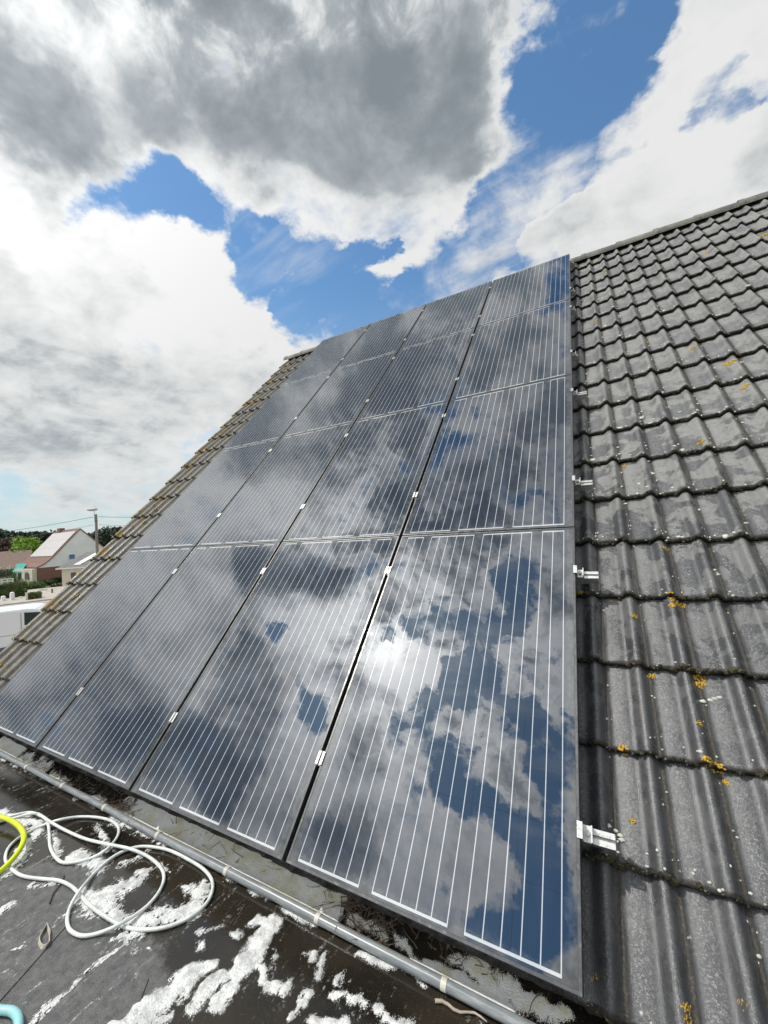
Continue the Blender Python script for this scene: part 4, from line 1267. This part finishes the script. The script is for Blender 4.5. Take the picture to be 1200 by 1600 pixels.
# bay with cream piers and dark arched windows on the front
def fpt(l_, out, h): return hp(-WL - out, l_, h)
mb = MB()
mb.prism([fpt(0.05, 0.0, 0), fpt(8.0, 0.0, 0), fpt(8.0, 0.0, EAVE - 0.1), fpt(0.05, 0.0, EAVE - 0.1)], -ga * 0.5)
bay = wpart(mb, 'bay', M_CREAM, wh_)
for (l0, l1) in ((1.3, 3.4), (5.0, 6.8)):
    mb = MB(); pl = [fpt(l0, 0.51, 0.5), fpt(l1, 0.51, 0.5)]
    r_ = (l1 - l0) / 2
    for i in range(9):
        a = math.pi * i / 8
        pl.append(fpt((l0 + l1) / 2 + math.cos(a) * r_, 0.51, EAVE - 0.1 - 0.35 - r_ * 0.5 + math.sin(a) * r_ * 0.45))
    mb.prism(pl, -ga * 0.03)
    wpart(mb, 'window', M_WIN, bay)
mb = MB()
mb.prism([fpt(5.0, 0.55, EAVE - 0.6), fpt(9.5, 0.55, EAVE - 0.6), fpt(9.5, -0.1, EAVE + 0.55), fpt(5.0, -0.1, EAVE + 0.55)], Vector((0, 0, 0.08)))
wpart(mb, 'awning', M_TEAL, wh_)

# --- low cream annex in front of the gable, dark roof with white skylights
def poly_px(lst, z):
    return [atd(x, y, z) for x, y in lst]
an = empty('annex', 'low cream annex with dark roof, white fascia and pale skylights beside the white gable', 'annex', pxw(104, 50))
b0 = pxw(93, 50); b1 = b0 + (RH * 1.0 + FH * 0.04).normalized() * 7.5
dirn = (b1 - b0).normalized(); back = Vector((-dirn.y, dirn.x, 0))
if back.dot(FH) < 0: back = -back
EA = hgt(889.5, 50, 93)
def ap(l_, b_, h): q_ = b0 + dirn * l_ + back * b_; return Vector((q_.x, q_.y, GROUND + h))
mb = MB(); mb.prism([ap(0, 0, 0), ap(7.5, 0, 0), ap(7.5, 0, EA - 0.02), ap(0, 0, EA - 0.02)], back * 5.0)
wpart(mb, 'wall', M_CREAM, an)
mb = MB(); mb.box((0, 0, 0), (1, 1, 1))
mb = MB(); mb.prism([ap(-0.5, -0.35, EA), ap(8.0, -0.35, EA), ap(8.0, -0.35, EA + 0.14), ap(-0.5, -0.35, EA + 0.14)], back * 5.7)
wpart(mb, 'fascia', M_WHITE, an)
mb = MB()
RZ = hgt(863, 55.4, 135)
mb.prism([ap(-0.45, -0.3, EA + 0.142), ap(-0.45, 5.3, EA + 0.142), ap(-0.45, 5.3, RZ), ap(-0.45, 5.1, RZ)], dirn * 8.4)
rf2 = wpart(mb, 'roof', M_DARKR, an)
def as_(l_, t_, off=0.03):
    return ap(l_, -0.3 + 5.4 * t_, EA + 0.142 + (RZ - EA - 0.142) * t_ + off)
for (l0, l1, t0, t1) in ((1.2, 2.0, 0.12, 0.9), (3.1, 4.9, 0.22, 0.8)):
    mb = MB(); mb.prism([as_(l0, t0), as_(l1, t0), as_(l1, t1), as_(l0, t1)], Vector((0, 0, 0.07)))
    wpart(mb, 'skylight', M_WHITE, rf2)
mb = MB(); mb.prism([ap(1.1, -0.03, 0.6), ap(1.7, -0.03, 0.6), ap(1.7, -0.03, EA - 0.5), ap(1.1, -0.03, EA - 0.5)], back * 0.025)
wpart(mb, 'window', M_WIN, an)

# --- brown bungalow at the far left
bg_ = empty('bungalow', 'long low bungalow roof of faded brown tiles at the far left', 'house', pxw(15, 78), 'houses across the street')
c0 = pxw(-60, 74); c1_ = pxw(46, 80)
dn = (c1_ - c0).normalized(); bk = Vector((-dn.y, dn.x, 0))
if bk.dot(FH) < 0: bk = -bk
def bp(l_, b_, h): q_ = c0 + dn * l_ + bk * b_; return Vector((q_.x, q_.y, GROUND + h))
LB = (c1_ - c0).length
HR = hgt(861.5, 82, 10); HE = hgt(889, 78, 10)
mb = MB(); mb.prism([bp(0.4, 0.4, 0), bp(LB - 0.4, 0.4, 0), bp(LB - 0.4, 0.4, HE - 0.1), bp(0.4, 0.4, HE - 0.1)], bk * 7.2)
wpart(mb, 'wall', M_BRICK, bg_)
mb = MB(); mb.prism([bp(0, 0, HE - 0.1), bp(0, 8, HE - 0.1), bp(0, 4, HR)], dn * LB)
rb_ = wpart(mb, 'roof', M_ROOFBR2, bg_)
mb = MB(); mb.prism([bp(LB * 0.66, 3.9, HR - 0.3), bp(LB * 0.66 + 0.35, 3.9, HR - 0.3), bp(LB * 0.66 + 0.35, 3.9, HR + 0.5), bp(LB * 0.66, 3.9, HR + 0.5)], bk * 0.35)
wpart(mb, 'chimney', M_FASCIA, rb_)

# --- vegetation
def leafmat(name, c1, c2):
    M_ = Mat(name, c1, 0.7)
    M_.base(M_.mix(M_.sm(M_.noise(M_.coord(), 1.3, 3, 0.6), 0.35, 0.65), c1, c2))
    M_.b.inputs['Transmission Weight'].default_value = 0.0
    return M_.m
L_PINE = leafmat('dark_pine_foliage', (0.022, 0.045, 0.026), (0.045, 0.070, 0.040))
L_DARK = leafmat('dark_bush_foliage', (0.025, 0.050, 0.018), (0.05, 0.085, 0.03))
L_MID = leafmat('mid_green_foliage', (0.06, 0.12, 0.03), (0.10, 0.17, 0.045))
L_LIME = leafmat('lime_foliage', (0.16, 0.30, 0.03), (0.26, 0.40, 0.06))
L_PURP = leafmat('purple_brown_foliage', (0.075, 0.045, 0.035), (0.12, 0.075, 0.055))
L_OLIVE = leafmat('olive_hedge_foliage', (0.07, 0.10, 0.03), (0.11, 0.14, 0.05))
M_TRUNK = varied('tree_bark', (0.10, 0.08, 0.06), (0.17, 0.14, 0.11), 3, 0.9)
rv = random.Random(77)
def leaves(mb, c, rad, n, size, squash=1.0):
    for i in range(n):
        d = Vector((rv.gauss(0, 1), rv.gauss(0, 1), rv.gauss(0, 1)))
        d.normalize(); d *= rv.random() ** 0.4
        q_ = Vector(c) + Vector((d.x * rad, d.y * rad, d.z * rad * squash))
        a = Vector((rv.uniform(-1, 1), rv.uniform(-1, 1), rv.uniform(-1, 1))).normalized()
        b = a.cross(Vector((rv.uniform(-1, 1), rv.uniform(-1, 1), rv.uniform(-1, 1)))).normalized()
        s = size * rv.uniform(0.6, 1.4)
        mb.add([q_ - a * s, q_ + b * s * 0.5, q_ + a * s, q_ - b * s * 0.5], [(0, 1, 2, 3)])
def tree(name, base, h, rad, mat, label, cat='tree', group=None, crown0=0.35, clumps=16, n=70, leaf=0.35, cone=False):
    root = empty(name, label, cat, base, group)
    mb = MB()
    mb.tube([base, base + Vector((0.1, 0, h * 0.45)), base + Vector((0, 0.1, h * 0.9))], [rad * 0.07 + 0.06, rad * 0.05 + 0.04, 0.03], 8)
    for i in range(6):
        a = rv.uniform(0, 6.28); z0 = h * rv.uniform(crown0, 0.75)
        mb.tube([base + Vector((0, 0, z0)), base + Vector((math.cos(a) * rad * 0.7, math.sin(a) * rad * 0.7, z0 + h * 0.13))], [0.06, 0.02], 5)
    wpart(mb, 'trunk', M_TRUNK, root)
    mb = MB()
    for i in range(clumps):
        t_ = rv.random()
        z = h * (crown0 + (1 - crown0) * t_)
        w_ = rad * ((1 - t_) * 0.9 + 0.1 if cone else math.sqrt(max(0.05, 1 - (2 * t_ - 0.9) ** 2 * 0.9)))
        a = rv.uniform(0, 6.28); k = rv.random() ** 0.5 * 0.8
        cr_ = rad * rv.uniform(0.22, 0.42)
        leaves(mb, base + Vector((math.cos(a) * w_ * k, math.sin(a) * w_ * k, min(z, h - cr_ * 0.5))), cr_, n, leaf, 0.75)
    wpart(mb, 'crown', mat, root)
TX = [(-30, 118, 836), (-8, 120, 829), (14, 128, 832), (32, 122, 836), (50, 126, 833), (66, 118, 835), (84, 128, 831), (104, 130, 836), (128, 120, 838), (146, 124, 834), (160, 116, 832), (172, 122, 826), (184, 118, 828), (200, 120, 826), (218, 124, 830)]
POSW = ['outermost at the left photo edge', 'above the bungalow roof', 'rising behind the bungalow chimney', 'left of the lime tree', 'above the lime tree', 'right of the lime tree', 'just behind the chimney of the white house', 'behind the ridge of the white house', 'between the white gable and the lamp pole', 'directly behind the lamp pole', 'just right of the lamp pole', 'second to the right of the lamp pole', 'third to the right of the lamp pole', 'touching the roof verge', 'behind the roof verge']
for (px, z, py), w_ in zip(TX, POSW):
    h = hgt(py + rv.uniform(-1, 1), z, px)
    tree('pine_tree', pxw(px, z), h, h * 0.60, L_PINE, 'dark distant pine %s' % w_, group='pines on the horizon', clumps=42, n=80, leaf=0.5, crown0=0.2)
fw = MB()
for i in range(120):
    px = -420 + i * 10.5
    z = 165 + rv.uniform(-8, 8)
    c = pxw(px, z, rv.uniform(2.0, 6.5))
    leaves(fw, c, rv.uniform(3.5, 5.5), 80, 0.8, 0.9)
tag(fw.build('far_wood', L_PINE), 'dark belt of far-off woodland along the horizon', 'woodland', kind='stuff')
tree('maple_tree', pxw(22, 95), hgt(841, 95, 22), 5.2, L_PURP, 'purple-brown leaved tree above the bungalow roof', clumps=30, n=90, leaf=0.32, crown0=0.2)
tree('maple_tree', pxw(-4, 92), hgt(845, 92, 0), 4.6, L_PURP, 'purple-brown leaved tree cut by the left photo edge', clumps=26, n=90, leaf=0.32, crown0=0.2)
tree('acacia_tree', pxw(42, 86), hgt(839.5, 86, 42), 4.6, L_LIME, 'bright lime-green tree beside the white house', clumps=34, n=90, leaf=0.28, crown0=0.3)
def bush(px, z, w_, pyt, mat, label, name='bush', cat='bush', n=900, leaf=0.11, group=None):
    base = pxw(px, z); h = hgt(pyt, z, px)
    root = empty(name, label, cat, base, group)
    mb = MB()
    for i in range(5):
        a = rv.uniform(0, 6.28); mb.tube([base, base + Vector((math.cos(a) * w_ * 0.5, math.sin(a) * w_ * 0.5, h * 0.6))], [0.03, 0.01], 5)
    wpart(mb, 'stem', M_TRUNK, root)
    mb = MB()
    for i in range(9):
        a = rv.uniform(0, 6.28); k = rv.random() ** 0.5 * 0.6
        leaves(mb, base + Vector((math.cos(a) * w_ * k, math.sin(a) * w_ * k, h * rv.uniform(0.3, 0.72))), h * 0.32 + w_ * 0.12, n // 9, leaf, 0.9)
    wpart(mb, 'foliage', mat, root)
    return base, h
def hedge(px0, z0, px1, z1, th, pyt, mat, label, group=None):
    a = pxw(px0, z0); b = pxw(px1, z1); h = hgt(pyt, (z0 + z1) / 2, (px0 + px1) / 2)
    root = empty('hedge', label, 'hedge', (a + b) / 2, group)
    d = (b - a); L_ = d.length; d.normalize(); nrm = Vector((-d.y, d.x, 0))
    if nrm.dot(FH) < 0: nrm = -nrm
    mb = MB()
    core = 0.06
    mb.prism([a + nrm * core + d * core, b + nrm * core - d * core, b + nrm * (th - core) - d * core, a + nrm * (th - core) + d * core], Vector((0, 0, h - core)))
    n = int(min(5200, 260 * (L_ * h * 2 + L_ * th + th * h * 2)))
    for i in range(n):
        s_ = rv.random(); f_ = rv.random()
        if f_ < 0.42: q_ = a + d * (L_ * s_) + Vector((0, 0, h * rv.random()))
        elif f_ < 0.8: q_ = a + d * (L_ * s_) + nrm * (th * rv.random()) + Vector((0, 0, h))
        else: q_ = (a if rv.random() < 0.5 else b) + nrm * (th * rv.random()) + Vector((0, 0, h * rv.random()))
        q_ += Vector((rv.gauss(0, .03), rv.gauss(0, .03), rv.gauss(0, .03)))
        v1 = Vector((rv.uniform(-1, 1), rv.uniform(-1, 1), rv.uniform(-1, 1))).normalized()
        v2 = v1.cross(Vector((rv.uniform(-1, 1), rv.uniform(-1, 1), rv.uniform(-1, 1)))).normalized()
        s = rv.uniform(0.05, 0.10)
        mb.add([q_ - v1 * s, q_ + v2 * s * 0.6, q_ + v1 * s, q_ - v2 * s * 0.6], [(0, 1, 2, 3)])
    wpart(mb, 'foliage', mat, root)
HG = 'clipped hedges along the front gardens'
bush(4, 66, 1.9, 886, L_DARK, 'dark round bush below the bungalow roof with pale blossom on top')
bush(17, 64, 1.8, 884, L_DARK, 'tall dark bush with creamy flowers left of the bay windows')
bush(24, 60, 1.3, 893, L_MID, 'fresh green bush directly left of the bay windows')
bush(20, 55, 1.9, 905, L_MID, 'broad green bush behind the white fence end')
bush(38, 54, 1.5, 909, L_LIME, 'light yellow-green shrub in the middle of the garden')
bush(50, 51, 2.2, 912, L_MID, 'widest spreading green bush in front of the brick wall')
bush(30, 50, 1.4, 915, L_OLIVE, 'low olive bush behind the square hedge block')
bush(70, 54, 1.4, 907, L_DARK, 'round clipped dark bush left of the annex')
bush(84, 51, 1.1, 913, L_OLIVE, 'small yellowish bush beside the dark post')
bush(65, 47, 0.8, 923, varied('dry_brown_plant', (0.22, 0.17, 0.12), (0.28, 0.22, 0.16), 3, 0.9), 'low brownish ground plant near the paving')
hedge(44, 57, 92, 57, 0.9, 905, L_DARK, 'long low dark hedge in front of the brick wall', HG)
hedge(-12, 41, 18, 41.5, 2.5, 914.5, L_OLIVE, 'large square hedge behind the white gate pillar', HG)
hedge(19, 42, 36, 42.5, 0.7, 922, L_MID, 'low green hedge between the gate pillar and the hedge cube', HG)
hedge(38, 39, 56, 39.4, 0.9, 927, L_OLIVE, 'small free-standing hedge cube on the paving', HG)
# cream blossom
fb = MB()
for (px, z, py) in ((4, 65.2, 886), (17, 63.2, 885), (22, 62.5, 884), (38, 53.5, 909)):
    c = pxw(px, z, hgt(py, z, px) * 0.92)
    leaves(fb, c, 1.1, 130, 0.08, 0.35)
tag(fb.build('blossom', M_CREAM), 'creamy blossom sprinkled on top of the garden bushes', 'blossom', kind='stuff')

def pillar(px, z, pyt, w_, label, name='gate_pillar', dome=True, mat=None):
    base = pxw(px, z); h = hgt(pyt, z, px)
    root = empty(name, label, 'pillar' if dome else 'post', base)
    mb = MB(); mb.box((-w_ / 2, -w_ / 2, 0), (w_ / 2, w_ / 2, h * (0.86 if dome else 0.97)))
    o = mb.build('shaft', mat or M_WHITE, root); bevel(o, 0.02)
    mb = MB()
    if dome:
        for k in range(5):
            a0 = math.pi / 2 * k / 5; a1 = math.pi / 2 * (k + 1) / 5
            mb.tube([(0, 0, h * 0.862 + h * 0.14 * math.sin(a0)), (0, 0, h * 0.862 + h * 0.14 * math.sin(a1))], [w_ * 0.6 * math.cos(a0), max(0.01, w_ * 0.6 * math.cos(a1))], 12, cap=(k in (0, 4)))
    else:
        mb.box((-w_ * 0.6, -w_ * 0.6, h * 0.972), (w_ * 0.6, w_ * 0.6, h))
    mb.build('cap', mat or M_WHITE, root)
pillar(14.5, 39.5, 925, 0.30, 'white domed gate pillar in front of the large square hedge')
pillar(0.5, 39.5, 931, 0.30, 'white pillar at the very left photo edge')
pillar(27.5, 40.5, 932, 0.2, 'short white marker stub between pillar and hedge cube', dome=False)
pillar(37, 38.8, 926, 0.16, 'slim pale stone post at the left corner of the hedge cube', 'post', False, M_CREAM)
pillar(77, 43.5, 920, 0.12, 'thin black post on the paving near the roof verge', 'post', False, M_FASCIA)
# white fence
f0 = pxw(-20, 53); f1 = pxw(14.5, 54)
root = empty('fence', 'white horizontal rail fence at the left edge before the bushes', 'fence', f0)
dF = (f1 - f0); LF = dF.length; dF.normalize()
HF = hgt(905, 53.5, 5)
mb = MB()
for h in (0.45, 0.75, 1.0):
    hh = h * HF
    mb.prism([f0 + Vector((0, 0, hh - 0.09)), f1 + Vector((0, 0, hh - 0.09)), f1 + Vector((0, 0, hh + 0.07)), f0 + Vector((0, 0, hh + 0.07))], FH * 0.04)
wpart(mb, 'rail', M_WHITE, root)
for i in range(5):
    q_ = f0 + dF * (LF * i / 4)
    mb = MB(); mb.prism([q_ + FH * 0.045, q_ + dF * 0.1 + FH * 0.045, q_ + dF * 0.1 + FH * 0.14, q_ + FH * 0.14], Vector((0, 0, HF + 0.05)))
    wpart(mb, 'post', M_WHITE, root)

# --- lamp pole and cables
pz = 42.0
pb = pxw(149.5, pz)
ht = hgt(804, pz, 142)
pole = empty('utility_pole', 'grey concrete utility pole with street lamp rising behind the roof verge', 'pole', pb)
M_POLE = varied('weathered_pole', (0.17, 0.155, 0.13), (0.25, 0.23, 0.20), 2, 0.85)
mb = MB(); mb.tube([pb, pb + Vector((0, 0, ht))], [0.17, 0.115], 12); mb.tube([pb + Vector((0, 0, ht - 0.75)), pb + Vector((0, 0, ht - 0.66))], 0.15, 12)
wpart(mb, 'shaft', M_POLE, pole)
tp = pb + Vector((0, 0, ht))
lamp_dir = -RH
mb = MB()
arm = spline([tp + Vector((0, 0, -0.9)) + lamp_dir * 0.13, tp + lamp_dir * 0.16 + Vector((0, 0, 0)), tp + lamp_dir * 0.16 + Vector((0, 0, 0.35)), tp + lamp_dir * 0.25 + Vector((0, 0, 0.46))], 0.05)
mb.tube(arm, 0.03, 8)
wpart(mb, 'arm', M_ALU, pole)
mb = MB()
hd = [(-0.22, 0.06), (-0.08, 0.13), (0.3, 0.17), (0.62, 0.14), (0.82, 0.08), (0.9, 0.02)]
mb.tube([tp + lamp_dir * (0.05 + a) + Vector((0, 0, 0.52)) for a, b in hd], [b for a, b in hd], 12)
wpart(mb, 'lamp_head', varied('grey_lamp_housing', (0.42, 0.44, 0.45), (0.35, 0.36, 0.37), 4, 0.5), pole, smooth=True)
for h in (-0.32, -1.15):
    for s_ in (-1, 1):
        mb = MB(); c = tp + Vector((0, 0, h)) + RH * (s_ * 0.14)
        mb.tube([c, c + RH * (s_ * 0.22)], 0.018, 6); mb.tube([c + RH * s_ * 0.22 + Vector((0, 0, -0.02)), c + RH * s_ * 0.22 + Vector((0, 0, 0.10))], [0.045, 0.03], 8)
        wpart(mb, 'insulator', M_WHITE, pole)
M_CABLE = Mat('black_cable', (0.03, 0.03, 0.03), 0.6).m
def cable(a, b, sag, r, label):
    mb = MB(); k = 24
    mb.tube([a.lerp(b, i / k) - Vector((0, 0, sag * 4 * (i / k) * (1 - i / k))) for i in range(k + 1)], r, 6)
    tag(mb.build('cable', M_CABLE), label, 'cable', 'overhead cables at the utility pole')
def ipt(h, s_): return tp + Vector((0, 0, h + 0.05)) + RH * (s_ * 0.36)
def far_(px, z, h): q_ = pxw(px, z); return Vector((q_.x, q_.y, GROUND + h))
cable(ipt(-0.32, -1), far_(-120, 78, 9.0), 0.7, 0.022, 'upper cable running from the pole down left over the white house')
cable(ipt(-1.15, -1), far_(-120, 79, 8.2), 0.9, 0.014, 'lower thin cable running left from the pole')
cable(ipt(-0.32, 1), far_(330, 50, 8.9), 0.5, 0.022, 'upper cable running right from the pole behind the roof')
cable(ipt(-1.15, 1), far_(330, 50, 8.0), 0.6, 0.014, 'lower thin cable running right from the pole')

# --- white van parked below the verge
van = empty('van', 'white panel van parked below the left roof verge', 'van')
VM = Matrix.Translation(cw(-16.8, 17.6) + AX * 1.0 - AX * 1.2)
xa = AX; ya = AP
VM = Matrix(((xa.x, ya.x, 0, 0), (xa.y, ya.y, 0, 0), (0, 0, 1, 0), (0, 0, 0, 1)))
van.matrix_world = Matrix.Translation(cw(-16.15, 18.0, 0.02)) @ VM
VH = 2.32
M_VAN = varied('white_van_paint', (0.78, 0.80, 0.83), (0.72, 0.75, 0.79), 0.7, 0.25)
M_TYRE = Mat('tyre_rubber', (0.02, 0.02, 0.02), 0.8).m
# side outline (x along, z up): rear at left, cab at right
side = [(-3.6, 0.42), (-3.62, 1.0), (-3.55, 1.9), (-3.42, VH - 0.07), (-3.3, VH), (-0.1, VH), (0.25, VH - 0.05), (0.55, VH - 0.28), (1.05, 1.42), (1.75, 1.18), (1.95, 0.95), (2.0, 0.42)]
mb = MB()
def ring(y, inset):
    return [(x, y, z) for x, z in side]
secs = [(0.0, 1.15), (0.0, 0.6)]
n = len(side)
W2 = 1.93
ys_ = [0.0, 0.03, 0.12, W2 - 0.12, W2 - 0.03, W2]
zs_ = [0.10, 0.03, 0.0, 0.0, 0.03, 0.10]
for y, dz in zip(ys_, zs_):
    for x, z in side: mb.v.append((x, y, z - (dz if z > 1.3 else 0)))
for j in range(len(ys_) - 1):
    for i in range(n):
        mb.f.append((j * n + i, j * n + (i + 1) % n, (j + 1) * n + (i + 1) % n, (j + 1) * n + i))
mb.f.append(tuple(range(n - 1, -1, -1))); mb.f.append(tuple((len(ys_) - 1) * n + k for k in range(n)))
mb.mi = [0] * len(mb.f)
mb.build('body', M_VAN, van)
mb = MB(); mb.prism([Vector(p_) for p_ in ((-0.15, -0.006, 1.58), (0.85, -0.006, 1.58), (0.40, -0.006, VH - 0.24), (-0.15, -0.006, VH - 0.18))], Vector((0, 0.005, 0)))
mb.build('window', M_WIN, van)
mb = MB(); mb.prism([Vector(p_) for p_ in ((0.60, 0.15, VH - 0.31), (0.60, W2 - 0.15, VH - 0.31), (1.06, W2 - 0.15, 1.43), (1.06, 0.15, 1.43))], Vector((0.02, 0, 0.012)))
mb.build('windscreen', M_WIN, van)
mb = MB(); mb.box((-3.4, -0.008, 1.22), (1.0, -0.002, 1.235)); mb.box((-0.27, -0.007, 0.5), (-0.25, -0.001, VH - 0.2)); mb.box((0.8, -0.007, 0.5), (0.82, -0.001, 1.35)); mb.box((-3.5, -0.02, 0.55), (1.9, -0.003, 0.75))
mb.build('side_moulding', varied('grey_moulding', (0.10, 0.10, 0.11), (0.13, 0.13, 0.14), 3, 0.5), van)
for x in (-2.7, 1.15):
    for y0_, y1_ in ((-0.02, 0.2), (W2 - 0.2, W2 + 0.02)):
        mb = MB(); mb.tube([(x, y0_, 0.33), (x, y1_, 0.33)], 0.33, 20); wo_ = mb.build('wheel', M_TYRE, van)
        yy = y0_ - 0.004 if y0_ < 1 else y1_ + 0.004
        mb = MB(); mb.tube([(x, yy, 0.33), (x, (y0_ + y1_) / 2, 0.33)], 0.2, 14); mb.build('rim', M_ALU, wo_)
for y in (0.2, W2 - 0.2):
    mb = MB(); mb.box((1.93, y - 0.13, 0.78), (2.0, y + 0.13, 0.95)); mb.build('headlight', M_WHITE, van)
